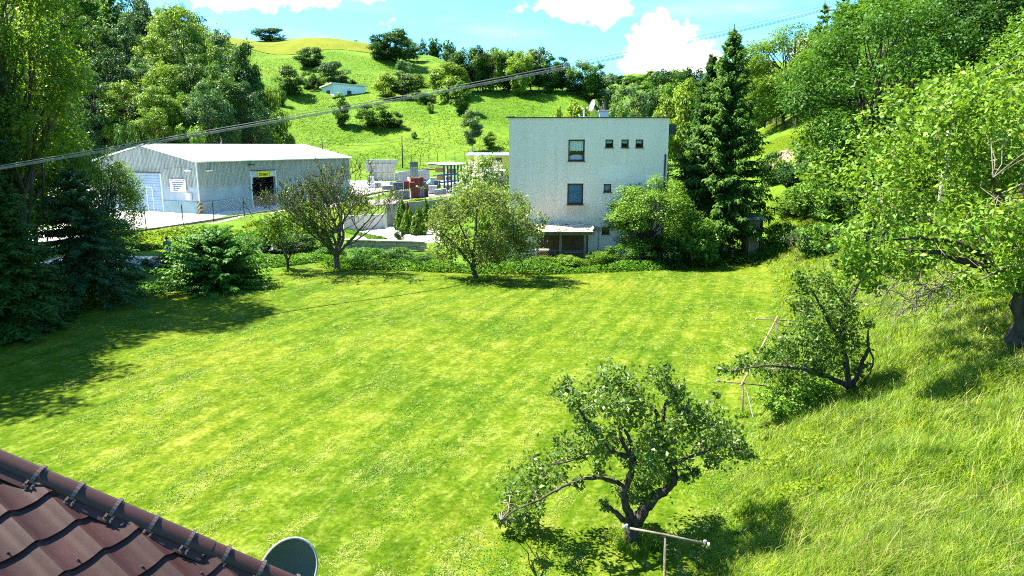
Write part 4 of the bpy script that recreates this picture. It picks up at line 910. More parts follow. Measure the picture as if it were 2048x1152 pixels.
    wv = N.new('ShaderNodeMath'); wv.operation = 'FRACT'; ml = N.new('ShaderNodeMath'); ml.operation = 'MULTIPLY'; ml.inputs[1].default_value = 2.4; L.new(ad.outputs[0], ml.inputs[0]); L.new(ml.outputs[0], wv.inputs[0])
    L.new(ramp(N, L, wv.outputs[0], [(.49, (.03, .025, .02)), (.51, (.50, .30, .12))]), bs.inputs['Base Color'])
    b = MB(); b.box((-.16, -.16, zb), (.22, .22, zs + .01)); b.build('striped_guard', hz, o)
    an = MB(); a = L_ * .42; an.tube([(a, yr, zr), (a, yr, zr + .9)], .03, 6); an.tube([(a - .2, yr, zr + .1), (a, yr, zr + .4)], .02, 5); an.build('roof_mast', GREYMET, o)
    # signs
    def sign(name, label, p0, p1, f, off, panelm, rz, bands, texts, extra=None):
        (a0, z1), (a1, z0) = f(*p0), f(*p1); Wd_, Hh = abs(a1 - a0), z1 - z0
        if f is S: loc = C[:2] + U * min(a0, a1) - W * off; ux = U
        else: loc = C[:2] + W * max(a0, a1) - U * off; ux = -W
        so = local_thing(name, label, 'sign', (loc[0], loc[1], z0), math.atan2(ux[1], ux[0]))
        b = MB(); b.box((0, -.02, 0), (Wd_, .02, Hh)); b.build('board', panelm, so)
        for x0, x1, za, zb_, m_ in bands:
            b = MB(); b.box((x0 * Wd_, -.026, za * Hh), (x1 * Wd_, -.0205, zb_ * Hh)); b.build('band', m_, so)
        for body, x, z, sz, m_, bold, maxw in texts:
            me = text_mesh('lettering', body, sz * Hh, m_, bold); q = link('lettering', me, so); q.rotation_euler = (R(90), 0, 0); q.location = (x * Wd_, -.030, z * Hh)
            bb = [v.co.x for v in me.vertices]; wd = max(bb) - min(bb); q.scale = (maxw * Wd_ / wd, 1, 1)
        return so, Wd_, Hh
    yel = mat('sign_yellow', (.80, .72, .01), None, rough=.5); blk = mat('sign_black', (.02, .02, .02), None, rough=.5); redm = mat('sign_red', (.50, .03, .06), None, rough=.5); blu = mat('sign_blue_ink', (.03, .05, .22), None, rough=.5)
    so, sw, shh = sign('shop_sign', 'yellow warehouse sign reading STAVMAT above the open doorway', (513, 343.5), (536.5, 353.5), S, .14, yel, 0, [], [('STAVMAT', .09, .24, .70, blk, .012, .82)])
    lg = MB(); th = np.linspace(0, 6.283, 15)[:-1]
    lg.prism([(sw + .42 + .28 * math.cos(t), -.02, shh * .5 + .28 * math.sin(t)) for t in th], (0, .03, 0)); lg.build('emblem', mat('pale_yellow_print', (.62, .62, .25), (.72, .70, .45), 20, .6), so)
    sign('price_board', 'white notice board with red heading on warehouse gable', (341.5, 357.5), (375.5, 384.5), G, .16, WHITEP, 0, [(.04, .95, .83, .95, redm), (.74, .95, .05, .13, yel)],
         [('Ponúkame na predaj:', .07, .855, .105, WHITEP, .004, .82)] + [(t, .16, .68 - i * .145, .12, blu, .006, w) for i, (t, w) in enumerate((('HOBĽOVANÉ REZIVO', .74), ('LEPENÉ HRANOLY', .70), ('STREŠNÉ LATY', .58), ('OSB DOSKY', .46), ('OBKLADY', .36)))])
    return C, U, W, L_, Wd
WHC, WHU, WHW, WHL, WHWD = warehouse()
# ------------------------------------------------------------ yard edge, walls, stacks
kpts = [hit(x, y)[:2] for x, y in ((205, 473), (293, 461), (367, 453), (428, 444), (489, 434), (540, 426), (576, 419), (612, 412), (648, 406))]
wire_fence('yard_fence', 'green post and wire mesh fence along the concrete yard edge', kpts, 1.9, mat('galvanised_wire', (.20, .22, .22), None, rough=.6), GREENPOST, .045, .22, braces=(4,), wr=.004)
kt = thing('yard_kerb', 'dark low concrete kerb along the yard below the wire fence', 'kerb', (*kerb[0], 0)); b = MB()
kk = [np.array([*k, gz(*k)]) for k in kerb] + [np.array([*kerb_r[1], gz(*kerb_r[1])])]
for i, (a, c) in enumerate(zip(kk[:-1], kk[1:])):
    d = unit(c - a); s = np.array([d[1], -d[0], 0]) * .09; n = max(1, int(np.linalg.norm(c - a) / 2.0))
    for j in range(n):
        p, q = a + (c - a) * (j / n) + d * .01, a + (c - a) * ((j + 1) / n) - d * .01; b = MB()
        b.prism([p - s - (0, 0, .2), p + s - (0, 0, .2), p + s + (0, 0, .16), p - s + (0, 0, .16)], q - p); b.build('kerb_stone', mat('dark_kerb', (.07, .07, .065), (.14, .135, .125), 3, .9) if i == 0 and j == 0 else bpy.data.materials['dark_kerb'], kt)
def panel_wall(name, label, a, c, h, step, m, cat='wall', th=.12):
    a, c = np.array(a, float), np.array(c, float); Lw = np.linalg.norm(c - a); d = (c - a) / Lw; n = int(round(Lw / step)); s = np.array([-d[1], d[0]])
    o = thing(name, label, cat, (*a, gz(*a)))
    for i in range(n + 1):
        p = a + d * Lw * i / n; z = gz(*p); b = MB(); M = np.array([[d[0], s[0], 0], [d[1], s[1], 0], [0, 0, 1]])
        b.box((-.09, -.1, -.3), (.09, .1, h + .04), M, (*p, z)); b.build('post', m, o)
        if i < n:
            b = MB(); z2 = gz(*(a + d * Lw * (i + .5) / n)); zh = [0, .5 * h, h]
            for j in range(2):
                b = MB(); b.box((.10, -th / 2, zh[j] - (.3 if j == 0 else 0)), (Lw / n - .10, th / 2, zh[j + 1] - .008), M, (*p, z2)); b.build('panel', m, o)
    return o
panel_wall('concrete_panel_wall', 'grey concrete panel wall behind the clipped cone bushes', gp(774, 61)[:2], gp(945, 73)[:2], 2.0, 1.9, CONCP)
panel_wall('garden_wall_section', 'pale concrete wall section seen through the bare tree', gp(690, 58.5)[:2], gp(768, 60)[:2], 1.3, 1.6, mat('pale_concrete_panel', (.44, .43, .42), (.58, .57, .55), 2, .9))
tp = [hit(x, y)[:2] for x, y in ((700, 462), (775, 455), (880, 452), (900, 486), (842, 489), (705, 484))]
sheet('terrace_paving', [tuple(p) for p in tp], PAVE, 1.5, .05)
def low_wall():
    a, c = gp(690, 48.0), gp(850, 47.0); d = unit((c - a) * (1, 1, 0)); s = np.array([-d[1], d[0], 0]); Lw = np.linalg.norm(c - a)
    o = thing('low_stone_wall', 'low mossy retaining wall with pale coping below the terrace', 'wall', a); r = np.random.default_rng(9)
    n, rows = 11, 2; shared = []
    for k in range(4):
        b = MB(); w, h = Lw / n * .95, .27; j = r.normal(size=(4, 2)) * .02
        b.prism([(0 + j[0, 0], -.13, j[0, 1]), (w + j[1, 0], -.13, j[1, 1]), (w + j[2, 0], -.13, h + j[2, 1]), (j[3, 0], -.13, h + j[3, 1])], (0, .26, 0)); q = b.build('stone', STONE); shared.append(q.data); bpy.data.objects.remove(q)
    for i in range(n):
        for j in range(rows):
            p = a + d * (Lw / n * (i + (.3 if j % 2 else 0))); q = link('stone', shared[r.integers(4)], o, p + (0, 0, .29 * j - .02) - wl(o)); q.rotation_euler = (0, r.normal() * .02, math.atan2(d[1], d[0]) + r.normal() * .03)
    for i in range(6):
        b = MB(); p = a + d * (Lw / 6 * i + .01); b.prism([p - s * .2 + (0, 0, .58), p + s * .2 + (0, 0, .58), p + s * .2 + (0, 0, .66), p - s * .2 + (0, 0, .66)], d * (Lw / 6 - .02)); b.build('coping_stone', mat('pale_coping', (.40, .37, .33), (.58, .55, .50), 3, .9) if i == 0 else bpy.data.materials['pale_coping'], o)
low_wall()
def iron_fence():
    a, c = gp(742, 51.5), gp(796, 51.0); d = (c - a); n = 22
    o = thing('iron_railing', 'low black wrought iron railing on the pale terrace', 'railing', a)
    t = []
    for i in range(n + 1):
        f = i / n; h = .75 + .22 * abs(math.sin(f * 2 * np.pi)); p = a + d * f; b = MB(); b.tube([p, p + (0, 0, h)], .013, 5); b.build('bar', BLACKM, o)
    for z in (.12, .62): t.append((np.array([a + (0, 0, z), c + (0, 0, z)]), np.full(2, .016)))
    link('rail', tubes_mesh('rail', t, BLACKM, 5, off=wl(o)), o)
iron_fence()
def pack(name, label, px, Y, z, w, d, h, m, grid, group, rz=.18, pal=True, cat='block stack'):
    g = gp(px, Y); o = local_thing(name, label, cat, (g[0], g[1], max(g[2], 0) + .06 + z), rz, group); r = np.random.default_rng(int(px * 7 + Y)); nx, ny, nz = grid
    z0 = .12 if pal else 0
    for i in range(nx):
        for k in range(nz):
            b = MB(); jx = r.normal() * .008
            b.box((-w / 2 + w / nx * i + .012 + jx, -d / 2 + .01 * r.random(), z0 + (h - z0) / nz * k + .008), (-w / 2 + w / nx * (i + 1) - .012 + jx, d / 2, z0 + (h - z0) / nz * (k + 1) - .008)); b.build('block', m, o)
    if pal:
        b = MB()
        for s in (-1, 0, 1): b.box((s * (w / 2 - .08) - .06, -d / 2, 0), (s * (w / 2 - .08) + .06, d / 2, .085))
        b.box((-w / 2, -d / 2, .087), (w / 2, d / 2, .115)); b.build('pallet', BROWNWOOD, o)
    return o
BL = mat('light_concrete_block', (.30, .30, .29), (.42, .42, .41), 3, .9, .1); BG = mat('grey_concrete_block', (.19, .21, .225), (.28, .30, .315), 3, .9, .1); BD = mat('dark_slate_block', (.06, .075, .095), (.12, .14, .16), 3, .8, .2); BR = mat('red_brick_pack', (.18, .05, .04), (.26, .085, .07), 4, .85, .15); BW = mat('white_wrapped_block', (.42, .42, .42), (.56, .56, .56), 3, .6, .3)
G1 = 'pale concrete block pallets at the back of the yard'
for px, zz, Y, m, lab in ((748, 0, 108, BG, 'grey block pallet, bottom row, next to the white red-marked bag'), (760, 0, 108, BL, 'pale block pallet, bottom row, second along the back stack'), (771.5, 0, 108, BL, 'pale block pallet, bottom row, in the middle of the back stack'), (783, 0, 108, BL, 'pale block pallet, bottom row, beside the foil wrapped ones'), (796, 0, 109, BW, 'white wrapped block pallet ending the bottom row'), (806.5, 0, 109, BW, 'white wrapped block pallet beside the two standing men'),
                          (739, 1.3, 108, BL, 'pale block pallet, upper row, at the warehouse end'), (750, 1.3, 108, BL, 'pale block pallet, upper row, second from warehouse'), (761, 1.3, 108, BL, 'pale block pallet, upper row, third from warehouse'), (773, 1.3, 108, BL, 'pale block pallet, upper row, with perforated block ends'), (784.5, 1.3, 108, BL, 'pale block pallet at the free end of the upper row')):
    pack('block_pallet', lab, px, 142 + Y - 108, zz * 1.27, 1.25, 1.2, 1.64, m, (3, 1, 5), G1)
for i, px in enumerate((740, 753, 766, 779, 790)):
    pack('block_pallet', ['topmost grey block pallet nearest the warehouse, third tier', 'topmost grey block pallet second from warehouse, third tier', 'topmost grey block pallet in the middle of the third tier', 'topmost grey block pallet fourth along the third tier', 'topmost grey block pallet at the free end of the third tier'][i], px, 142.5, 3.31, 1.45, 1.0, .95, BL, (3, 1, 3), G1)
G2 = 'stacks of red and grey blocks beside the gravel edge'
for px, zz, Y, w, h, m, lab in ((798, 0, 92.5, 1.0, 1.2, BG, 'bluish grey block pallet at the near end of lower row'), (812, 0, 93.5, 1.0, 1.15, BG, 'bluish grey block pallet under the small red pack'), (831, 0, 95, 1.25, 1.5, BR, 'largest dark red brick pallet standing on the ground'), (844.5, 0, 96.5, .55, 1.2, BG, 'narrow grey block pallet between two red lower stacks'), (852.5, 0, 97, .55, 1.15, BR, 'narrow red brick pallet at far end of lower row'),
                               (797, 1.25, 93, 1.35, 1.0, BD, 'dark slate block pallet on the grey lower row'), (813, 1.25, 94, .75, 1.15, BR, 'small red brick pallet beside the dark slate pack'), (824.5, 1.35, 95, .8, .85, BR, 'squat red brick pallet in front of the tall red ones'), (831, 1.55, 96.5, 1.3, 1.15, BR, 'wide red brick pallet on top of the biggest stack'), (843.5, 1.6, 97, .55, 1.2, BR, 'tall narrow red brick pallet on top tier'), (850, 1.3, 97.5, .45, .85, BG, 'small grey pack ending the top tier beside red bricks')):
    pack('block_pallet', lab, px, Y, zz, w, .9, h, m, (2 if w < .9 else 3, 1, 5), G2, .25)
pack('block_pallet', 'dark slate block pallet behind the red packs', 801, 96, 1.5, 1.1, .8, .8, BD, (3, 1, 3), G2, .2)
G3 = 'grey paver stacks at the far side of the yard'
for px, zz, Y, w, h, m, lab in ((829, 0, 124, 1.45, 1.7, BG, 'grey paver stack at the foot of the tall tower'), (829, 1.71, 124, 1.45, 1.6, BG, 'middle grey pack of the tall paver tower'), (829, 3.32, 124, 1.45, .95, BD, 'dark pack topping the tall paver tower'), (805, 0, 138, 1.5, 2.0, BG, 'low grey paver stack near the leaning planks'), (816, 0, 138, 1.3, 2.1, BG, 'low grey paver stack left of the tall tower'), (841, 0, 138, 1.4, 2.3, BG, 'grey paver stack right beside the tall tower'), (853, 0, 138, 1.3, 2.8, BG, 'grey paver stack before the rusty steel beams'), (868, 0, 125, 1.3, 1.5, BW, 'white wrapped stack beside the blue tarpaulin'), (776, 0, 112, 1.6, .75, BG, 'pale greenish pack standing alone on bright concrete'), (859, 0, 110, .9, 1.1, BR, 'small red pack near the sacks by the rack'), (875, 0, 117, 1.1, 1.3, BD, 'dark pack standing behind the front rack post'), (746, 0, 118, 1.1, .8, BW, 'low white pack before the back stack nearest the warehouse'), (757, 0, 119, 1.1, .9, BL, 'low pale pack before the back stack'), (786, 0, 122, 1.2, .9, BG, 'low grey pack behind the dark slate pallets'), (846, 0, 118, 1.1, 1.5, BD, 'dark pack behind the tall red bricks'), (866, 0, 104, 1.3, 1.2, BW, 'white sack pile near the blue rack post'), (876, 0, 101, 1.0, .8, BG, 'grey kerb pack at the rack foot'), (886, 0, 103, 1.0, .8, BG, 'grey kerb pack in front of the first rack post')):
    pack('block_pallet', lab, px, Y, zz, w, 1.0, h, m, (3, 1, 4), G3, .1)
def tarp_pile():
    g = gp(864, 127); o = thing('tarpaulin_pile', 'heap of sacks under a bright blue tarpaulin', 'tarpaulin', g); n = 14; V = []
    for i in range(n):
        for j in range(n):
            u, v = i / (n - 1) * 2 - 1, j / (n - 1) * 2 - 1; V.append((g[0] + u * 1.0, g[1] + v * .8, g[2] + .1 + 1.0 * (1 - u * u * .9) ** .5 * (1 - v * v * .9) ** .5 + .05 * math.sin(u * 9 + v * 7)))
    b = MB(); b.add(V, [(i * n + j, (i + 1) * n + j, (i + 1) * n + j + 1, i * n + j + 1) for i in range(n - 1) for j in range(n - 1)]); b.build('tarpaulin', mat('blue_tarpaulin', (.03, .22, .55), (.08, .34, .68), 4, .5, .3), o)
    b = MB(); b.box((g[0] - .95, g[1] - .75, g[2]), (g[0] + .95, g[1] + .75, g[2] + .38)); b.build('sack_layer', BW, o, bevel=.08)
tarp_pile()
pk = pack('big_bag', 'white bulk bag with red mark by the block pallets', 741.5, 128, 0, 1.1, 1.0, 1.5, BW, (1, 1, 1), None, .1, False, 'bulk bag')
b = MB(); b.box((-.2, -.475, .45), (.02, -.455, .85)); b.build('red_mark', mat('red_print', (.55, .02, .04), None, rough=.6), pk)
RACKB = mat('rack_blue', (.012, .05, .30), (.02, .07, .38), 3, .45, .4); TIMB = mat('yellow_timber', (.42, .26, .09), (.58, .40, .18), 5, .8, .2, stretch=(1, 1, 5)); RUST = mat('rusty_beam', (.12, .06, .045), (.20, .10, .07), 6, .8, .2)
def rack(name, label, a, U, n, step, h, wid):
    U = np.array(U) / np.linalg.norm(U); o = local_thing(name, label, 'rack', (a[0], a[1], max(a[2], 0) + .06), math.atan2(U[1], U[0]))
    for i in range(n):
        x = i * step; b = MB(); b.box((x - .09, -.11, 0), (x + .09, .11, h)); po = b.build('post', RACKB, o)
        for z in (.0, 1.5, 2.6):
            b = MB(); b.box((x - .05, .12, z), (x + .05, wid * .45, z + .12)); b.build('arm', RACKB, po)
        b = MB(); b.prism([(x - .06, -.11, h - .05), (x - .06, wid * .62, h + .18), (x - .06, wid * .62, h + .30), (x - .06, -.5, h + .1)], (.12, 0, 0)); b.build('roof_arm', RACKB, o)
    k = int((n - 1) * step / 1.1) + 1; ww = ((n - 1) * step + 1.4) / k
    for i in range(k):
        b = MB(); x = -.7 + i * ww; b.prism([(x, -.7, h + .10), (x, wid * .7, h + .36), (x, wid * .7, h + .42), (x, -.7, h + .16)], (ww - .01, 0, 0)); b.build('roof_sheet', bpy.data.materials['white_roof_sheet'], o)
    return o
ra = gp(889, 105); rack('cantilever_rack', 'blue cantilever timber rack under a white roof', ra, WHU, 7, 1.15, 4.1, 4.2)
rb = gp(978, 112); rack('cantilever_rack', 'second blue timber rack beside the yellow shed', rb, (1, .15), 3, 1.1, 3.0, 2.5)
for px, Y, z, w, h, lab, m in ((880, 107, 3.1, 1.4, .65, 'yellow sawn timber bundle on the upper rack arm', TIMB), (881, 107, 1.9, 1.3, .65, 'tan timber bundle on the lower rack arm', TIMB), (903, 111, 2.8, 1.6, .7, 'yellow timber bundle between the blue posts', TIMB), (896, 108.5, .35, 1.0, .7, 'dark board pack on the lowest rack arm', TIMB), (912, 112.5, .35, 1.0, .9, 'board pack low between the middle blue posts', TIMB), (922, 114.5, 1.75, 1.0, .8, 'board pack at the far end of the blue rack', TIMB), (897, 109.5, 1.75, .9, .6, 'board pack at mid height beside the first blue post', TIMB), (926, 116, 3.0, 1.0, .6, 'board pack high at the far end of the rack', TIMB), (868, 116, 3.2, 2.6, .16, 'brown steel beams lying beside the rack', RUST), (868, 117, 3.6, 3.0, .12, 'rusty long steel sections below the rack roof', RUST)):
    g = gp(px, Y); o = local_thing('timber_bundle' if m is TIMB else 'steel_beam', lab, 'timber' if m is TIMB else 'steel', (g[0], g[1], max(0, g[2]) + z), .15)
    nn = 5 if m is TIMB else 2
    for i in range(nn):
        for j in range(3 if m is TIMB else 1):
            b = MB(); hh = h / (3 if m is TIMB else 1); b.box((-w / 2 + .02 * j, -.5 + i / nn, hh * j), (w / 2 - .03 * (i % 2), -.5 + (i + 1) / nn - .015, hh * (j + 1) - .012)); b.build('board' if m is TIMB else 'beam', m, o)
def shed():
    g = gp(937, 138); x1 = gp(1032, 138)[0]; o = thing('yellow_shed', 'low yellow shed with pale blue flat roof behind the rack', 'shed', (g[0], 138, 0)); z1 = P(960, 311.5, 138)[2]; b = MB(); b.box((g[0], 138, -.2), (x1, 146, z1)); b.build('wall', mat('yellow_render', (.55, .42, .12), (.66, .52, .18), 3, .9), o)
    b = MB(); b.box((g[0] - .5, 137.3, z1 + .002), (x1 + .5, 146.6, z1 + .18)); b.prism([(g[0] - .5, 137.3, z1 + .182), (g[0] - .5, 146.6, z1 + .5), (g[0] - .5, 146.6, z1 + .182)], (x1 - g[0] + 1, 0, 0)); b.build('roof', mat('pale_blue_roof', (.42, .52, .62), (.50, .60, .70), .8, .5), o)
    for i in range(2):
        b = MB(); x = g[0] + 2.2 + i * 3.2; b.box((x, 137.95, z1 - 1.3), (x + 1.3, 137.998, z1 - .4)); b.build('window', DARKMET, o)
shed()
def bungalow():
    g = hit(649, 193); Y = g[1]; xl, xr = P(637, 190, Y)[0], P(729, 195, Y)[0]; zb = min(gz(xl, Y), gz(xr, Y)) - 1.5
    o = thing('white_bungalow', 'small white bungalow with flat pitched roof on the hillside', 'bungalow', g); WL[o] = np.array(g)
    xk = P(668, 190, Y)[0]; za, zk, zr = P(637, 175.5, Y + 4)[2], P(668, 167.5, Y)[2], P(729, 173.5, Y)[2]
    A, K, B_ = np.array([xl, Y + 4.5]), np.array([xk, Y]), np.array([xr, Y + 1.5]); D2 = A + (B_ - K)
    wm = mat('white_house_wall', (.72, .76, .80), (.78, .82, .86), 1, .85); b = MB(); za2 = P(637, 176.5, Y + 4.5)[2]
    b.quad((*A, zb), (*K, zb), (*K, zk), (*A, za2)); b.quad((*K, zb), (*B_, zb), (*B_, zr), (*K, zk)); b.quad((*B_, zb), (*D2, zb), (*D2, zr), (*B_, zr)); b.quad((*D2, zb), (*A, zb), (*A, za2), (*D2, zr)); b.build('wall', wm, o)
    def out(p, q, k): d = unit(p - q); return p + d * k
    c = (A + B_) / 2; ring = [(A, za2), (K, zk), (B_, zr), (D2, zr - .2)]; b = MB(); top = [(*out(p, c, .9), z + .05) for p, z in ring]; b.prism(top, (0, 0, .42)); b.build('roof', mat('pale_grey_roof', (.50, .51, .52), (.60, .61, .62), 1, .7), o)
    def opening(name, P0, P1, f0, f1, z0, z1, m):
        d = unit(P1 - P0); nrm = np.array([d[1], -d[0]]); L0 = np.linalg.norm(P1 - P0); b = MB(); a, e = P0 + d * L0 * f0 + nrm * .03, P0 + d * L0 * f1 + nrm * .03
        b.prism([(*a, z0), (*e, z0), (*e, z1), (*a, z1)], (-nrm[0] * .06, -nrm[1] * .06, 0)); return b.build(name, m, o)
    opening('window', A, K, .38, .68, P(655, 190, Y)[2], P(655, 180, Y)[2], DARKMET); dr = opening('door', K, B_, .42, .56, P(697, 197, Y)[2], P(697, 181, Y)[2], DARKMET); opening('wall_lamp', K, B_, .46, .50, P(697, 178.5, Y)[2], P(697, 177.0, Y)[2], DARKMET)
bungalow()

# ------------------------------------------------------------ poles and wires
def pole(name, label, px, yb, yt, r0=.14, Y=None, arm=None, m=GREYWOOD):
    g = gp(px, Y) if Y else hit(px, yb); top = P(px, yt, g[1])[2]; o = thing(name, label, 'utility pole', g, 'utility poles')
    b = MB(); b.tube([g - (0, 0, .5), np.array([g[0], g[1], top])], [r0, r0 * .75], 8); b.build('shaft', m, o, smooth=True)
    if arm:
        b = MB(); b.box((g[0] - arm, g[1] - .06, top - .5), (g[0] + arm, g[1] + .06, top - .38)); b.build('crossarm', GREYWOOD, o)
    for k in range(3):
        zz = top - .3 - .45 * k; b = MB(); b.tube([(g[0] + .13, g[1], zz), (g[0] + .4, g[1], zz), (g[0] + .4, g[1], zz + .3)], [.03, .03, .12], 8); b.build('insulator', WHITEP, o)
    return np.array([g[0], g[1], top])
UPM = mat('dark_pole_wood', (.05, .045, .04), (.10, .09, .08), 6, .9)
p1 = pole('utility_pole', 'dark utility pole above the far end of the warehouse roof', 647.5, 312, 274, .17, Y=150, m=UPM)
p2 = pole('utility_pole', 'tall dark utility pole behind the tall paver tower', 805.5, 337, 272, .17, m=UPM)
p3 = pole('utility_pole', 'pale wooden pole half hidden in trees on the slope', 1872, 300, 172, .17, Y=30, m=mat('pale_pole_wood', (.30, .26, .22), (.42, .38, .33), 6, .9))
p4 = pole('utility_pole', 'power line pole among dark spruce tops up the slope', 1640, 150, 12, .16, Y=80, arm=.9, m=UPM)
def wire(name, label, a, c, sag, r, m, group, cat='power line', n=40):
    t = np.linspace(0, 1, n)[:, None]; a, c = np.array(a, float), np.array(c, float); p = a + (c - a) * t; p[:, 2] -= sag * 4 * (t * (1 - t))[:, 0]
    o = link(name, tubes_mesh(name, [(p, np.linspace(r[0], r[1], n) if isinstance(r, tuple) else np.full(n, r))], m, 6)); return tag(o, label, cat, group)
WM = mat('aluminium_wire', (.20, .195, .19), (.28, .27, .26), 3, .6, .3)
labs = ['topmost wire of the power line, set apart above three others', 'upper wire of the close power line bundle', 'middle wire of the close power line bundle', 'lowest wire of the close power line bundle']
for i, (dy0, dy1) in enumerate(((-3.5, -5), (-.5, 0.5), (1.2, 2.5), (2.8, 4.5))):
    wire('power_line_wire', labs[i], P(-160, 362 + dy0 * 1.1, 24.5), P(1640, 19 + dy1, 80), .6, (.015, .027), WM, 'four wires of the power line over the garden')
TW = mat('thin_wire', (.03, .03, .03), None, rough=.7)
for k in range(2):
    wire('service_wire', ['upper thin wire strung between the two dark poles', 'lower thin wire strung between the two dark poles'][k], p1 - (0, 0, .4 + .6 * k), p2 - (0, 0, .4 + .6 * k), 1.0, .03, TW, 'wires between the yard poles')
    wire('service_wire', ['upper wire running up the wooded slope from pale pole', 'lower wire running up the wooded slope from pale pole'][k], p3 - (0, 0, .2 + .35 * k), P(2150, 30 + 40 * k, 24), .15, .012, WM, 'wires from the pale pole')
    wire('service_wire', ['upper thin wire leaving the tower pole behind the house', 'lower thin wire leaving the tower pole behind the house'][k], p2 - (0, 0, .4 + .6 * k), P(1060, 305 + 5 * k, 150), .8, .03, TW, 'wires behind the house')
wire('service_wire', 'thin cable sagging across the warehouse gable', np.array([*(WHC[:2] + WHW * WHL * .75 - WHU * .3), P(255, 347, 80)[2]]), np.array([*(WHC[:2] + WHW * 1.0 - WHU * .3), P(385, 333, 74)[2]]), .12, .025, TW, None, 'cable')
wire_fence('field_fence', 'plain post and wire fence at the foot of the hill', [hit(x, y)[:2] for x, y in ((792, 333), (823, 332), (841, 331), (858, 330), (875, 328), (892, 327), (910, 326), (930, 324), (960, 322))], 2.4, BROWNWOOD, BROWNWOOD, .07, 1.2, wr=.012)
wire_fence('slope_fence', 'short wire fence with wooden posts on the terraced slope', [hit(x, y)[:2] for x, y in ((1530, 252), (1552, 258), (1590, 262))], 1.1, BROWNWOOD, BROWNWOOD, .05, .6, wr=.008)

# ------------------------------------------------------------ clothes posts, pole and rope
def clothes_post(label, bar0, bar1, px, yfoot, Y, tilt=0.0):
    g = gp(px, Y) if yfoot is None else hit(px, yfoot); Y = g[1]
    f = (px - bar0[0]) / (bar1[0] - bar0[0]); ymid = bar0[1] + (bar1[1] - bar0[1]) * f
    T = P(px, ymid, Y); a = P(*bar0, Y + tilt * f); c = P(*bar1, Y - tilt * (1 - f))
    o = thing('clothes_post', label, 'clothes post', g, 'T-shaped clothes line posts')
    b = MB(); b.tube([(g[0], g[1], g[2] - .2), T + (0, 0, -.02)], .019, 10); b.build('post', RUSTY, o, smooth=True)
    b = MB(); b.tube([a, T + (0, 0, .012), c], .018, 10); cb = b.build('crossbar', RUSTY, o, smooth=True)
    for e, d in ((a, a - c), (c, c - a)):
        b = MB(); d = unit(d); b.tube([e - d * .05, e - d * .05 + (0, 0, .05)], .022, 6); b.tube([e - d * .02, e + d * .012], .031, 10); b.build('end_cap', GREYMET, cb)
    return T, a, c, g
T1 = clothes_post('nearest rusty T-shaped clothes post under the apple tree', (1246, 1054), (1417, 1089), 1330, None, 8.6, .25)
T2 = clothes_post('rusty T-shaped clothes post with a rope and pole, beyond the apple tree', (1433, 762), (1534, 772), 1486, 834, None, .1)
T3 = clothes_post('farthest T-shaped clothes post beside the dark leaved plum tree', (1512, 638), (1600, 643), 1553, 720, None, .1)
a, c = P(1479, 779, T2[0][1] - .15), P(1556, 634, T3[0][1] + .12); a[2] = T2[0][2] + .05 - .10 * .0; dv = unit(c - a)
o = thing('wooden_pole', 'long wooden prop laid across the two far clothes posts', 'pole', a)
pa, pc = T2[0] + (0, 0, .062), T3[0] + (0, 0, .062); dv = unit(pc - pa); b = MB(); b.tube([pa - dv * .25, (pa + pc) / 2 - (0, 0, .02), pc + dv * .2], .028, 8); b.build('pole', mat('brown_pole_wood', (.22, .15, .09), (.34, .25, .16), 5, .8), o, smooth=True)
rp0 = T2[0] + np.array([.05, -.02, .03]); rz = [rp0 + np.array([.02 * math.sin(t * 3) + .30 * t, -.35 * t, -.02 - 1.45 * t]) for t in np.linspace(0, 1, 16)]; rz += [rz[-1] + np.array(v) for v in ((.03, 0, -.12), (.0, 0, -.2), (-.04, 0, -.12), (-.01, 0, .02))]
o = thing('washing_line', 'white rope hanging in a loop from the middle clothes post', 'rope', rp0); b = MB(); b.tube(rz, .011, 6); b.build('rope', WHITEP, o, smooth=True)

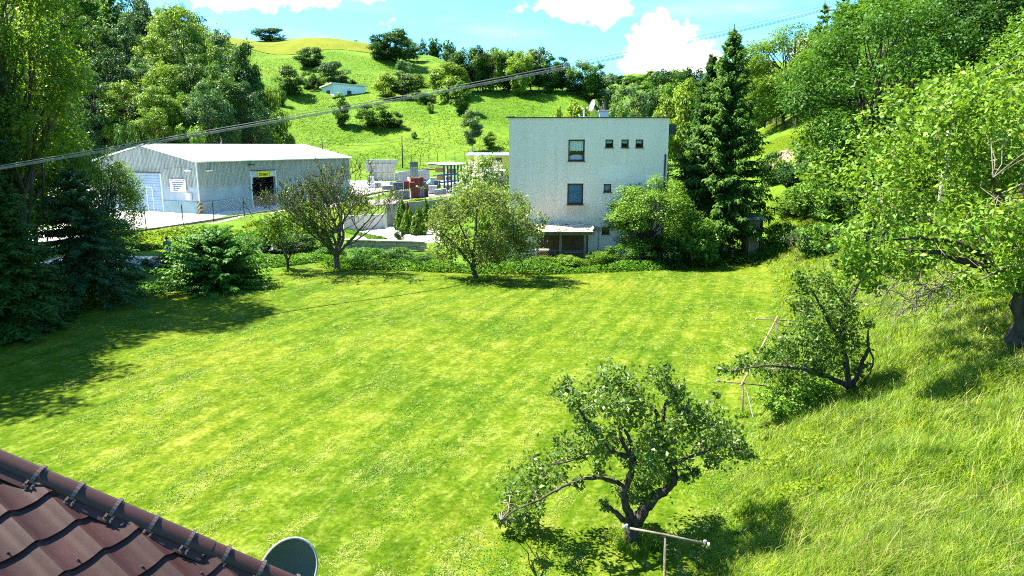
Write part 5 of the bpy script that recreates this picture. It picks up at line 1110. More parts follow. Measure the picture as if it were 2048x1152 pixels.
# ------------------------------------------------------------ the tiled roof in the corner
def own_roof():
    Y0, k = 5.4, 1.05; A = P(0, 931, Y0); B = P(560, 1168, Y0 * k)
    e1 = np.array([(1590 - 1024) / FPX * cp, 1, 0]); e1 /= np.linalg.norm(e1); hp = B - A; n1 = unit(np.cross(hp, e1)); n1 *= np.sign(n1[2]); d1 = np.cross(e1, n1); d1 *= -np.sign(d1[2])
    hL = np.linalg.norm(hp); hd = hp / hL
    tile = mat('brown_coated_steel', (.030, .013, .0135), (.044, .0195, .020), 90, .5, .22, bump=.12, bscale=220, vary=.12); capm = mat('brown_ridge_steel', (.034, .0145, .0135), (.048, .021, .0195), 60, .42, .3, bump=.06, bscale=200)
    o = thing('brown_tiled_house', 'house corner under dark brown steel tile roof with ridge cap', 'house', A)
    WV, ST = .335, .35; ev = 7.5                       # wave, step, length of the slope below the hip start
    # where the hip runs in slope coordinates (s along e1, t down the slope)
    hs, ht = hd @ e1, hd @ d1
    n_s, n_t = 12, 4
    def tile_pts():
        V = []
        for j in range(n_t + 1):
            t = -.07 + (ST + .07) * j / n_t; lift = .030 * (j / n_t)
            for i in range(n_s + 1):
                s = WV * i / n_s; ph = i / n_s
                w = .5 + .5 * math.cos(2 * np.pi * ph + .7 * math.sin(2 * np.pi * ph)); z = .058 * w + lift
                V.append((s, t, z))
        F = [(j * (n_s + 1) + i, j * (n_s + 1) + i + 1, (j + 1) * (n_s + 1) + i + 1, (j + 1) * (n_s + 1) + i) for j in range(n_t) for i in range(n_s)]
        lip = V[n_t * (n_s + 1):]; a_ = len(V); V += list(lip); b = len(V); V += [(s, t, z - .012) for s, t, z in lip]
        F += [(a_ + i, a_ + i + 1, b + i + 1, b + i) for i in range(n_s)]
        return np.array(V, float), F
    TV, TF = tile_pts(); Mx = np.stack([e1, d1, n1], 1)
    def world(V): return A + V @ Mx.T
    sh = None; hn = np.array([-ht, hs]) / math.hypot(hs, ht); hn *= np.sign(hn @ np.array([0, 1]))   # points away from the hip, down the slope side
    rowoff = lambda j: .02 * math.sin(j)
    s_off, t_off = .09, .13
    for j in range(-2, 18):
        for i in range(-26, 14):
            s0, t0 = i * WV + s_off, j * ST + t_off
            cs = np.array([(s0, t0), (s0 + WV, t0), (s0, t0 + ST), (s0 + WV, t0 + ST)]); dist = cs @ hn
            if dist.max() < .02 or s0 < -5.5 and t0 < -1: continue
            w = A + cs.mean(0)[0] * e1 + cs.mean(0)[1] * d1
            if w[2] < 1.9 or w[1] < .9 or w[0] < -9: continue
            rel = w - np.array([0, 0, CAMZ]); dd = rel[1] * cp - rel[2] * sp
            if dist.min() > .04:
                if sh is None:
                    me = bpy.data.meshes.new('tile'); me.from_pydata([tuple(v) for v in TV @ Mx.T], [], TF); me.materials.append(tile)
                    for q in me.polygons[:n_s * n_t]: q.use_smooth = True
                    sh = me
                link('tile', sh, o, A + s0 * e1 + t0 * d1 - wl(o))
            else:
                bm = bmesh.new(); vs = [bm.verts.new(v) for v in TV + (s0, t0, 0)]
                for f in TF: bm.faces.new([vs[q] for q in f]).smooth = True
                bmesh.ops.bisect_plane(bm, geom=bm.verts[:] + bm.edges[:] + bm.faces[:], plane_co=(hn[0] * .03, hn[1] * .03, 0), plane_no=(hn[0], hn[1], 0), clear_inner=True)
                if not bm.faces: bm.free(); continue
                me = bpy.data.meshes.new('cut_tile'); co = world(np.array([v.co[:] for v in bm.verts])) - wl(o)
                for v, q in zip(bm.verts, co): v.co = q
                bm.to_mesh(me); bm.free(); me.materials.append(tile); link('tile', me, o)
    # screws on the waves near the course edges
    r = np.random.default_rng(8); scm = None
    for j in range(0, 14):
        for i in range(-22, 10):
            if (i + 2 * j) % 3: continue
            s0, t0 = i * WV + s_off + WV * .5, j * ST + t_off + ST * .86
            if np.array([s0, t0]) @ hn < .2: continue
            p = A + s0 * e1 + t0 * d1 + n1 * .028
            if p[1] < 1.5 or p[0] < -7 or p[2] < 2.3: continue
            if scm is None:
                b = MB(); b.tube([-n1 * .01, n1 * .008, n1 * .0081, n1 * .02], [.012, .012, .007, .006], 8); q = b.build('screw', DARKMET); scm = q.data; bpy.data.objects.remove(q)
            link('screw', scm, o, p - wl(o))
    # the other slope, falling away behind the hip, with its ribs
    hA, hB = A - hd * 2.6, A + hd * (hL * 1.55)
    H0 = A + hd * hL * .36; E = P(622, 1167, Y0 * k + .75); f2 = E - H0; m2 = MB(); q = 26
    n2 = unit(np.cross(hB - H0, f2)); n2 *= np.sign(n2[2])
    hend = A + hd * (hL * 1.25); e_end = H0 + f2 * 1.5
    for i in range(q):
        for jj in range(2):
            f0, f1 = (i + jj * .5) / q, (i + jj * .5 + .5) / q; z0, z1 = (.0, .035) if jj == 0 else (.035, .0)
            g0, g1 = H0 + (hend - H0) * 0, None
            # ribs fan between the hip line and the edge
            a0, a1 = hend * (1 - f0) + e_end * f0, hend * (1 - f1) + e_end * f1
            m2.add([H0 + n2 * 0, a0 + n2 * z0, a1 + n2 * z1], [(0, 1, 2)])
    m2.build('far_slope', tile, o)
    b = MB(); b.prism([H0 - n2 * .01, e_end - n2 * .01, e_end - n2 * .16, H0 - n2 * .05], np.array([.02, .03, 0])); b.build('eave_board', capm, o)
    # hip cap in lengths, with flashing along the near side
    up = unit(n1 + np.array([0, .25, .6])); side = unit(np.cross(hd, up)); up = np.cross(side, hd); sg = 1 if side @ d1 > 0 else -1; side = side * sg
    rad = .085; segs = 3; Lc = (hL * 1.25 + .8) / segs; st = A - hd * .8
    for s in range(segs):
        a0 = st + hd * (Lc * s - (.04 if s else 0)); V, F = [], []; m_ = 12; rr = rad + .004 * (s % 2)
        for e in (a0, st + hd * Lc * (s + 1)):
            for i in range(m_ + 1):
                th = np.pi * (i / m_) ; V.append(e + side * rr * math.cos(th) + up * (rr * math.sin(th) * 1.05 + .035))
        F = [(i, i + 1, m_ + 2 + i, m_ + 1 + i) for i in range(m_)]; b = MB(); b.add(V, F); b.build('ridge_cap', capm, o, smooth=True)
        b = MB(); x0, x1 = rad + .002, rad + .075; dn = side * .8 - up * .6
        e0, e1_ = a0, st + hd * Lc * (s + 1); w0 = side * (rad - .002) + up * .035
        b.prism([e0 + w0, e0 + w0 + unit(dn) * .07, e0 + w0 + unit(dn) * .07 - up * .006, e0 + w0 - up * .006], e1_ - e0); b.build('ridge_flashing', capm, o)
    nb = 12
    for i in range(nb):
        px_t = np.array([(225 + 140) / 2 / 3.103, 0])
        e = A + hd * (hL * (.118 + .1325 * (i - 0)) ); th = np.linspace(.02, np.pi * .98, 11); pts = [e + side * (rad + .010) * math.cos(t) + up * ((rad + .010) * math.sin(t) * 1.05 + .035) for t in th]
        b = MB()
        for p0, p1 in zip(pts[:-1], pts[1:]): b.prism([p0 - hd * .016, p0 + hd * .016, p0 + hd * .016 + (p0 - e) * .10, p0 - hd * .016 + (p0 - e) * .10], p1 - p0)
        br = b.build('bracket', mat('bracket_steel', (.09, .06, .06), None, rough=.35, spec=.6) if i == 0 else bpy.data.materials['bracket_steel'], o)
        foot = pts[0]; dn = unit(side * .8 - up * .6)
        for s in (-1, 1):
            b = MB(); p0 = foot + hd * .03 * s; b.prism([p0 - hd * .010, p0 + hd * .010, p0 + hd * .010 + up * .014, p0 - hd * .010 + up * .014], dn * .06); b.tube([p0 + dn * .04, p0 + dn * .04 + up * .03], .007, 6); b.build('clamp_foot', bpy.data.materials['bracket_steel'], br)
        if i % 2 == 0:
            b = MB(); p0 = e + hd * .17 + side * (rad + .02) + up * .03; b.tube([p0, p0 + up * .022], [.011, .008], 8); b.build('screw', DARKMET, o)
    # walls below the roof
    wm = mat('own_house_render', (.50, .46, .38), (.58, .54, .46), 2, .9); b = MB(); q0 = B + hd * .2; pts = [q0 + np.array([-.6, -.2, 0]), q0 - e1 * 9 + np.array([-.6, -.2, 0]), q0 - e1 * 9 + np.array([-7, 2, 0]), q0 + np.array([-7, 2, 0])]
    b.prism([(p[0], p[1], gz(p[0], p[1]) - .3) for p in pts], (0, 0, 2.2)); b.build('wall', wm, o)
    return B, hd
OB, OHD = own_roof()
q = P(576, 1144, 7.0); dish('satellite_dish', 'dark teal satellite dish peeping out behind the brown roof', q, (.35, -.78, .42), .31, .375, mat('dark_teal_dish', (.028, .060, .055), (.040, .078, .070), 3, .55, .4), GREYMET, .075, roll=-.55, mast=(q[0] - .4, q[1] + .35, q[2] - .6))
# ------------------------------------------------------------ people
def skin(name, V, E, rad, m, parent, sub=1):
    me = bpy.data.meshes.new(name); me.from_pydata([tuple(v) for v in V], E, []); ob = bpy.data.objects.new(name, me); COL.objects.link(ob)
    md = ob.modifiers.new('skin', 'SKIN'); md.use_smooth_shade = True
    for i, q in enumerate(me.skin_vertices[0].data): q.radius = rad[i] if isinstance(rad[i], tuple) else (rad[i], rad[i]); q.use_root = (i == 0)
    s = ob.modifiers.new('sub', 'SUBSURF'); s.levels = sub; s.render_levels = sub
    bpy.context.view_layer.update(); r = bpy.data.meshes.new_from_object(ob.evaluated_get(bpy.context.evaluated_depsgraph_get())); bpy.data.objects.remove(ob)
    r.materials.clear(); r.materials.append(m)
    for p in r.polygons: p.use_smooth = True
    return link(name, r, parent)
SKINM = mat('skin', (.48, .28, .20), (.54, .33, .25), 8, .6, .3); HAIR = mat('dark_hair', (.012, .010, .009), (.03, .024, .02), 30, .7, .3)
def person(label, at, rz, shirt, trousers, bend_=0.0, h=1.78, cap=None, hands_low=True):
    k = h / 1.78; o = local_thing('person', label, 'person', at, rz)
    B = lambda y, z: (y + max(0, z - .95) * math.sin(bend_), .95 + (z - .95) * math.cos(bend_) if z > .95 else z)
    def pt(x, y, z): yy, zz = B(y, z); return (x * k, yy * k, zz * k)
    V = [pt(0, 0, .95), pt(0, .0, 1.15), pt(0, -.01, 1.38), pt(0, .0, 1.48), pt(0, .05, 1.56), pt(0, .10, 1.64), pt(0, .13, 1.70)]
    E = [(i, i + 1) for i in range(6)]; rad = [(.155, .11), (.145, .10), (.165, .11), (.06, .06), (.06, .06), (.085, .10), (.05, .06)]
    hand_at = []
    for s in (-1, 1):
        b = len(V); arm = [pt(s * .19, -.01, 1.40), pt(s * .25, .03, 1.13), pt(s * .20, .24, .98), pt(s * .17, .32, .95)]; V += arm; E += [(2, b), (b, b + 1), (b + 1, b + 2), (b + 2, b + 3)]; rad += [.062, .045, .032, (.042, .022)]; hp_ = np.array(arm[3])
        for q in range(4):
            c = len(V); f = hp_ + np.array([s * (.022 - .016 * q), .055, -.01]) * k; V += [tuple(f), tuple(f + np.array([0, .035 - .004 * abs(q - 1), -.028]) * k)]; E += [(b + 3, c), (c, c + 1)]; rad += [.010, .008]
        c = len(V); f = hp_ + np.array([-s * .045, .02, .0]) * k; V += [tuple(f), tuple(f + np.array([-s * .01, .035, -.01]) * k)]; E += [(b + 3, c), (c, c + 1)]; rad += [.011, .009]
        c = len(V); V += [(s * .10 * k, 0, .88 * k), (s * .115 * k, .03 * k, .50 * k), (s * .12 * k, -.02 * k, .09 * k), (s * .13 * k, .14 * k, .04 * k)]; E += [(0, c), (c, c + 1), (c + 1, c + 2), (c + 2, c + 3)]; rad += [(.095, .095), .065, .042, (.045, .03)]
    skin('body', V, E, [tuple(x * k for x in r) if isinstance(r, tuple) else r * k for r in rad], SKINM, o)
    # clothes follow the body a centimetre out
    Vs = [pt(0, 0, .93), pt(0, 0, 1.15), pt(0, -.01, 1.38), pt(0, .0, 1.45)]; Es = [(0, 1), (1, 2), (2, 3)]; rs = [(.175, .135), (.165, .125), (.185, .13), (.08, .075)]
    for s in (-1, 1):
        b = len(Vs); Vs += [pt(s * .195, -.01, 1.40), pt(s * .235, .015, 1.20)]; Es += [(2, b), (b, b + 1)]; rs += [.078, .066]
    skin('shirt', Vs, Es, rs, shirt, o)
    Vt = [(0, 0, .95 * k)]; Et = []; rt = [(.17, .13)]
    for s in (-1, 1):
        b = len(Vt); Vt += [(s * .10 * k, 0, .86 * k), (s * .115 * k, .03 * k, .50 * k), (s * .12 * k, -.02 * k, .11 * k)]; Et += [(0, b), (b, b + 1), (b + 1, b + 2)]; rt += [.112, .082, .062]
    skin('trousers', Vt, Et, rt, trousers, o)
    hc = np.array(pt(0, .115, 1.665)); b = MB(); n = 14; Vh = []; Fh = []
    for i in range(6):
        a = i / 5 * 1.75
        for j in range(n): t = 2 * np.pi * j / n; Vh.append(hc + np.array([.095 * math.sin(a) * math.cos(t), .115 * math.sin(a) * math.sin(t) - .015, .112 * math.cos(a)]) * k)
    Fh = [(i * n + j, i * n + (j + 1) % n, (i + 1) * n + (j + 1) % n, (i + 1) * n + j) for i in range(5) for j in range(n)]; b.add(Vh, Fh); b.build('cap' if cap else 'hair', cap or HAIR, o, smooth=True)
    for s in (-1, 1):
        b = MB(); c = np.array(pt(s * .032, .205, 1.655)); b.tube([c, c + np.array([0, .012, 0])], .011, 8); b.build('eye', DARKMET, o)
        b = MB(); c = np.array(pt(s * .088, .10, 1.645)); b.tube([c - (0, 0, .03), c + np.array([s * .015, 0, .0]), c + (0, 0, .03)], [.006, .014, .006], 6); b.build('ear', SKINM, o)
    c = np.array(pt(0, .20, 1.635)); b = MB(); b.tube([c + (0, 0, .03), c + (0, .028, -.01), c + (0, .0, -.02)], [.008, .014, .008], 6); b.build('nose', SKINM, o)
    c = np.array(pt(0, .195, 1.59)); b = MB(); b.tube([c + (-.025, 0, 0), c + (0, .008, 0), c + (.025, 0, 0)], .006, 6); b.build('mouth', mat('lips', (.35, .12, .10), None) if 'lips' not in bpy.data.materials else bpy.data.materials['lips'], o)
    for s in (-1, 1):
        b = MB(); b.box((s * .125 * k - .05, -.10, 0.0), (s * .125 * k + .05, .20, .085)); b.build('shoe', HAIR, o, bevel=.03)
    return o
TEAL = mat('teal_shirt', (.10, .26, .23), (.15, .33, .29), 6, .85, .1); JEAN = mat('pale_jeans', (.38, .44, .50), (.48, .54, .60), 8, .85, .1); WSH = mat('white_shirt', (.66, .66, .68), (.76, .76, .78), 6, .85, .1); BSH = mat('black_shirt', (.015, .015, .018), (.03, .03, .035), 6, .85, .1)
g = gp(340.5, 42.3)
sd = person('person in teal shirt with head bowed beside the hedge', (g[0], g[1], g[2]), R(195), TEAL, JEAN, .42)
st = [(np.array([(x * .1, y1, z1), (x * .115, y2, z2)]), np.array([.02, .02])) for x in (1,) for y1, z1, y2, z2 in ((.30, 1.38, .36, 1.0),)]
g = gp(818, 126); person('person in white shirt standing behind the red bricks', (g[0], g[1], .06), R(160), WSH, JEAN, .05)
g = gp(824, 128); person('person in black shirt and pale cap by the red bricks', (g[0], g[1], .06), R(200), BSH, HAIR, .05, cap=WSH)

# ------------------------------------------------------------ near trees
def Q(base, lst):                                    # limb points: (px, py, dY)
    return [P(a, b, base[1] + (c[0] if c else 0)) for a, b, *c in lst]
def CL(base, lst, seed, dy=.5):
    r = np.random.default_rng(seed); out = []
    for a, b, rr, *c in lst:
        y = base[1] + (c[0] if c else r.uniform(-dy, dy)); q = P(a, b, y); out.append((q, rr / FPX * dep(q)))
    return out
ab = hit(1264, 1092)
ap_l = [([(1265, 1100), (1263, 1062), (1266, 1044)], .14, .11), ([(1266, 1046), (1290, 1018, .1), (1317, 983, .2), (1347, 969, .25), (1348, 947, .3), (1334, 930, .3), (1330, 880, .3), (1310, 820, .2)], .12, .035),
        ([(1264, 1048), (1250, 1003, -.1), (1248, 979, -.15), (1262, 950, -.15), (1267, 918, -.1), (1243, 886, 0), (1240, 842, .1), (1232, 800, .1)], .085, .02), ([(1264, 920, -.1), (1224, 902, -.2), (1192, 873, -.3), (1160, 820, -.3), (1135, 780, -.3)], .05, .012),
        ([(1267, 930), (1262, 880, .3), (1236, 846, .3), (1215, 800, .3)], .055, .012), ([(1249, 975, -.15), (1231, 963, -.3), (1195, 955, -.5), (1164, 959, -.6), (1121, 973, -.7), (1090, 996, -.8), (1040, 1013, -.9), (1002, 1040, -.9)], .042, .010),
        ([(1334, 930, .3), (1352, 926, .2), (1392, 910, 0), (1450, 886, -.2), (1492, 902, -.3)], .05, .010), ([(1322, 862, .3), (1329, 810, .4), (1347, 800, .4), (1356, 812, .4)], .045, .02), ([(1347, 802, .4), (1330, 765, .4), (1326, 742, .4)], .025, .008),
        ([(1310, 850, .2), (1370, 838, .1), (1430, 850, .0), (1480, 885, -.1)], .045, .010), ([(1260, 1046), (1240, 1034, -.3), (1222, 1016, -.5), (1211, 1012, -.6)], .06, .02), ([(1225, 905, -.2), (1180, 905, -.3), (1135, 925, -.5), (1095, 930, -.6)], .03, .008)]
ap_c = [(1130, 772, 20), (1122, 782, 16), (1150, 800, 18), (1165, 830, 20), (1172, 850, 16), (1210, 770, 30), (1225, 752, 22), (1245, 760, 28), (1268, 785, 30), (1222, 812, 32), (1282, 812, 30), (1195, 800, 22), (1255, 830, 30), (1310, 753, 20), (1330, 762, 20), (1347, 790, 18), (1332, 742, 13), (1352, 775, 14),
        (1375, 818, 26), (1400, 832, 30), (1430, 850, 30), (1455, 868, 28), (1478, 888, 22), (1440, 895, 26), (1400, 882, 30), (1496, 908, 13), (1425, 918, 16), (1370, 860, 28), (1350, 845, 24), (1290, 870, 36), (1330, 885, 36), (1302, 925, 36), (1290, 965, 28), (1322, 950, 22), (1265, 905, 24), (1345, 910, 24),
        (1190, 870, 20), (1168, 890, 24), (1140, 900, 20), (1205, 908, 20), (1118, 880, 15), (1195, 940, 16), (1215, 875, 22), (1155, 915, 16), (1105, 925, 20), (1085, 945, 24), (1062, 968, 26), (1040, 982, 22), (1065, 998, 18), (1022, 998, 20), (1000, 1030, 11), (1060, 1035, 14), (1035, 1040, 13), (1010, 1042, 9), (1120, 955, 16), (1160, 965, 10), (1245, 990, 16), (1270, 1000, 14), (1372, 958, 9), (1282, 985, 18), (1212, 1012, 10), (1432, 790, 7), (1385, 940, 12)]
custom_tree('apple_tree', 'old apple tree with forked dark trunk standing on the lawn', ab, [(Q(ab, l), a, b) for l, a, b in ap_l], CL(ab, [(x, y, rr * (1.5 if x < 1115 else 1.15)) for x, y, rr in ap_c], 1, .75), 'apple', .085, 3900, 21, twigs=5)

pb = hit(1702, 800)
pl_l = [([(1702, 805), (1698, 780), (1700, 770)], .14, .11), ([(1700, 775), (1722, 735, .2), (1738, 690, .2), (1736, 660, .2)], .07, .02), ([(1698, 775), (1690, 720, .1), (1682, 660, .2), (1690, 610, .2), (1722, 560, .2), (1745, 540, .2)], .085, .02), ([(1696, 772), (1660, 755, -.2), (1638, 748, -.3), (1590, 735, -.3), (1530, 730, -.4), (1450, 745, -.4)], .07, .010),
        ([(1685, 690), (1655, 640, -.1), (1630, 590, 0), (1610, 560, 0)], .05, .01), ([(1640, 640), (1600, 625, -.2), (1570, 600, -.3)], .025, .006), ([(1605, 650, -.2), (1570, 655, -.3), (1545, 640, -.3)], .014, .005), ([(1735, 690, .2), (1748, 720, .2), (1742, 745, .1), (1720, 770, .1)], .03, .01), ([(1690, 610, .2), (1665, 575, .2), (1650, 550, .3)], .03, .008), ([(1722, 560, .2), (1740, 520, .2), (1730, 490, .2)], .02, .006)]
pl_c = [(1625, 565, 22), (1650, 575, 26), (1680, 580, 24), (1610, 590, 22), (1640, 610, 30), (1670, 620, 30), (1700, 610, 24), (1610, 640, 26), (1635, 660, 32), (1665, 665, 34), (1700, 655, 26), (1650, 700, 32), (1685, 700, 30), (1712, 690, 20), (1625, 695, 26), (1660, 735, 28), (1690, 740, 24), (1720, 735, 16), (1640, 740, 20), (1600, 555, 16),
        (1590, 690, 26), (1570, 715, 28), (1545, 725, 24), (1600, 735, 28), (1625, 730, 22), (1515, 735, 22), (1490, 720, 18), (1465, 740, 18), (1445, 738, 12), (1530, 705, 18), (1560, 690, 20), (1580, 755, 18), (1545, 750, 16), (1570, 675, 12), (1598, 610, 14), (1735, 650, 12)]
custom_tree('plum_tree', 'dark leaved crooked plum tree on the bank edge beside the far clothes posts', pb, [(Q(pb, l), a, b) for l, a, b in pl_l], CL(pb, pl_c, 2, .8), 'plum', .085, 3200, 22, twigs=5)

bb = np.array([11.55, 15.0, gz(11.55, 15.0)])
r = np.random.default_rng(31); cl = []
for i in range(250):
    d = unit(r.normal(size=3)); f = r.uniform(.5, 1.0); q = np.array([13.6, 15.6, 6.4]) + d * np.array([6.2, 5.0, 3.3]) * f
    if q[2] < 4.1 + .10 * max(0, q[0] - 9): continue
    cl.append((q, r.uniform(.35, .75)))
for a, b, y, rr in ((1700, 470, 14.5, .5), (1690, 510, 14.3, .4), (1720, 540, 14.4, .4), (1745, 500, 14.2, .5), (1760, 430, 15, .55), (1790, 520, 14.3, .5), (1830, 540, 14.3, .4), (1900, 560, 14, .35), (1980, 560, 13.6, .4), (2030, 540, 13.6, .4), (1735, 560, 14.2, .3), (1690, 545, 14.6, .3)): cl.append((P(a, b, y), rr))
bl = [([bb - (0, 0, .2), bb + (.05, 0, .9), bb + (-.15, .05, 1.75)], .23, .18)]
j0 = bb + np.array([-.15, .05, 1.75])
for e in ((8.0, 14.6, 5.2), (9.2, 13.2, 6.6), (10.2, 16.5, 8.0), (12.5, 17.5, 8.6), (13.5, 13.4, 8.2), (16.5, 15.0, 7.6), (15.5, 17.8, 6.6), (9.0, 18.0, 6.0), (14.6, 12.2, 6.0), (7.7, 16.0, 4.7)):
    e = np.array(e); mdl = (j0 + e) / 2 + r.normal(size=3) * .3 + (0, 0, .15); bl.append(([j0 - (0, 0, .1), j0 + (e - j0) * .2 + (0, 0, .1), mdl, e], .13, .02))
o = custom_tree('spreading_fruit_tree', 'large spreading fruit tree with pale fresh leaves on the grassy bank', bb, bl, cl, 'big', .115, 900, 23, bark=BARK, twigs=4, twig=.008, gauss=False)
tb = []                                              # bare dead twigs hanging under its crown
for i in range(26):
    a = P(r.uniform(1760, 1990), r.uniform(540, 585), r.uniform(13.4, 15)); e = P(r.uniform(1690, 1930), r.uniform(590, 690), a[1] - .3)
    e = a + (e - a) * min(1, 2.0 / np.linalg.norm(e - a)); q = bend(a, e, 8, .05, r, sag=-.10); tb.append((q, np.linspace(.014, .003, 8)))
    for _ in range(5):
        k = r.integers(2, 7); f = q[k] + np.array([r.normal() * .3 - .1, r.normal() * .2, -abs(r.normal()) * .25]); tb.append((bend(q[k], f, 4, .08, r), np.linspace(.006, .002, 4)))
link('dead_twig', tubes_mesh('dead_twig', tb, TWIG, 4, off=wl(o)), o)
tb = []                                              # pale dead limbs at its edge
for pts in ([(2048, 520, 13.6), (1990, 545, 13.4), (1960, 560, 13.3)], [(1975, 440, 13.5), (1960, 480, 13.4), (1985, 530, 13.4), (2010, 545, 13.5)], [(2040, 430, 13.4), (2000, 460, 13.4), (1978, 490, 13.4)]):
    tb.append((np.array([P(*p) for p in pts]), np.linspace(.035, .012, len(pts))))
link('bare_limb', tubes_mesh('bare_limb', tb, BARK_G, 6, off=wl(o)), o)

def grown_tree(name, label, px, yb, yt, seed, lean, L, rad, depth, m, leaf, nper, bark, up=.25, spread=.6, kids=(2, 3), stems=1, ratio=.72, group=None, droop=0.0, jit=.12, sides=5):
    b = hit(px, yb); top = P(px, yt, b[1])[2]; Ht = top - b[2]; r = np.random.default_rng(seed); tubes, tips = [], []
    o = thing(name, label, 'tree', b, group); tr = np.array([b - (0, 0, .1), b + np.array([lean * .1, 0, L * .2]) , b + np.array([lean * .25, 0, L * .45])]); tubes.append((tr, np.linspace(rad, rad * .85, 3)))
    for k in range(stems):
        a = 2 * np.pi * (k + .2) / stems; d = unit(np.array([math.cos(a) * spread * .9 + lean * .3, math.sin(a) * spread * .9, 1.0])) if stems > 1 else np.array([lean, 0, 1.0])
        grow(r, tr[-1], unit(d), L * .8, rad * (.6 if stems > 1 else .8), depth, tubes, tips, spread, up, ratio, kids)
    T = np.array(tips); sc_ = Ht / max(.1, (T[:, 2].max() - b[2])); S = np.array([sc_ ** .6 if False else 1, 1, sc_])
    tubes = [((p - b) * S + b, q) for p, q in tubes]; T = (T - b) * S + b
    link('trunk', tubes_mesh('trunk', tubes[:1], bark, 8, off=wl(o)), o); link('branch', tubes_mesh('branch', tubes[1:], bark, sides, off=wl(o)), o)
    if nper:
        n = int(len(T) * nper); k = r.integers(0, len(T), n); C = T[k] + r.normal(size=(n, 3)) * jit; C[:, 2] -= droop * r.random(n)
        V, F = leaf_quads(C, unit(r.normal(size=(n, 3)) + (0, 0, .8)), leaf, .6, r); link('foliage', mesh_np('foliage', V - wl(o), [F], ML[m]), o)
    return o, b
grown_tree('orchard_tree', 'nearly bare many branched tree at the back of the lawn', 674, 542, 312, 41, .0, 3.6, .20, 6, 'yellow', .12, .3, BARK_G, up=.34, spread=.42, kids=(2, 3), stems=8, ratio=.76, jit=.1)
grown_tree('sapling', 'young thin leaved fruit tree beside the nearly bare one', 577, 543, 410, 42, -.05, 2.0, .09, 4, 'light', .15, 5, BARK, up=.25, spread=.55, kids=(2, 3), stems=3, jit=.22)
grown_tree('sapling', 'bare grey sapling at the lawn corner below the terraces', 1592, 528, 455, 43, .0, 1.1, .035, 4, 'grey', .05, 1.0, TWIG, up=.25, spread=.6, stems=3)
mb = hit(953, 561)
ml = [([(953, 562), (950, 548), (945, 535)], .14, .11), ([(946, 537), (920, 500, -.2), (890, 470, -.3), (868, 450, -.4)], .08, .02), ([(945, 535), (950, 480, .3), (955, 420, .4), (960, 385, .4)], .09, .02), ([(946, 536), (985, 500, -.2), (1025, 470, -.3), (1060, 455, -.3)], .08, .02), ([(948, 520), (925, 460, .5), (905, 410, .6)], .06, .015), ([(948, 520), (985, 450, .6), (1010, 410, .6)], .06, .015)]
rr_ = np.random.default_rng(77); mc = []
for i in range(92):
    a = rr_.uniform(0, 2 * np.pi); f = rr_.uniform(.2, 1.0) ** .6; x, y = 968 + 112 * f * math.cos(a), 452 - 68 * f * math.sin(a); mc.append((x, y, rr_.uniform(13, 24), rr_.uniform(-2.2, 2.2) * math.sqrt(max(0, 1 - f * f)) + rr_.normal() * .3))
mc += [(868, 500, 16), (885, 515, 15), (900, 520, 13), (1060, 500, 15), (1075, 480, 14), (1040, 510, 14), (1085, 435, 12), (960, 380, 16), (935, 390, 16), (1000, 385, 16), (975, 505, 15), (1010, 500, 16), (930, 505, 14)]
custom_tree('apple_tree', 'rounded olive green apple tree in front of the lean-to', mb, [(Q(mb, l), a, b) for l, a, b in ml], CL(mb, mc, 5, 1.2), 'olive', .14, 620, 24, twigs=4, twig=.014)

def foot_grass():                                    # longer grass left standing round trunks and posts
    r = np.random.default_rng(15); X, Y = [], []
    for b, rad, n in ((ab, .45, 900), (pb, .6, 900), (T1[3], .16, 220), (T2[3], .18, 220), (T3[3], .18, 200), (hit(674, 542), .6, 500), (hit(577, 543), .4, 300), (mb, .6, 500)):
        a = r.uniform(0, 6.283, n); d = rad * r.random(n) ** .6; X.append(b[0] + d * np.cos(a)); Y.append(b[1] + d * np.sin(a))
    X, Y = np.concatenate(X), np.concatenate(Y); blades('grass_tufts', X, Y, r.uniform(.08, .26, len(X)), np.maximum(.008, np.hypot(X, Y) * .001), (.2, -.05), ML['grass'], 16, segs=2)
foot_grass()
# ------------------------------------------------------------ trees and bushes of the garden
plant_px('spruce0', 'spruce_tree', 'tallest dark spruce right beside the cream house', 1440, 0, 42, 190, Y=44.0)
plant_px('spruce1', 'spruce_tree', 'second spruce with thinner top close to the cream house', 1402, 0, 92, 145, Y=45.0)
plant_px('blue_spruce', 'blue_spruce', 'blue spruce with bare lower trunk at the lawn edge', 180, 607, 322, 225)
plant_px('drooping_spruce', 'spruce_tree', 'large drooping spruce at the far left lawn edge', 30, 668, 318, 260)
plant_px('drooping_spruce', 'spruce_tree', 'drooping spruce behind the leftmost one by the path', -150, 660, 200, 280, Y=29)
plant_px('young_spruce', 'young_spruce', 'broad low young spruce spreading over the lawn edge', 432, 578, 452, 235, cat='tree')
gl = 'tall trees shading the lawn from beyond its side'
for i, (x, y, h, w, k) in enumerate(((-23.5, 22, 16, 8.5, 'mid_round0'), (-25.5, 28.5, 17, 9, 'mid_round2'), (-22.5, 16.5, 12.5, 8, 'mid_round0'), (-28.5, 31.0, 19, 9.5, 'mid_round2'), (-26, 24.5, 17, 8.5, 'mid_round0'))):
    plant(k, 'broadleaf_tree', ['round tree beside the lawn shading its near corner', 'darker round tree beside the lawn next to the spruces', 'smaller round tree beside the lawn nearest the tiled roof', 'tall dark tree behind the leftmost drooping spruce', 'tall leafy tree standing back from the lawn edge'][i], (x, y, gz(x, y)), h, w, gl)
plant_px('high_birch', 'birch_tree', 'tall loose birch overhanging the blue spruce', 72, 0, -240, 300, Y=31.8)
plant_px('mid_round1', 'broadleaf_tree', 'yellowish broadleaf tree before the warehouse gable', 222, 0, 290, 150, Y=42)
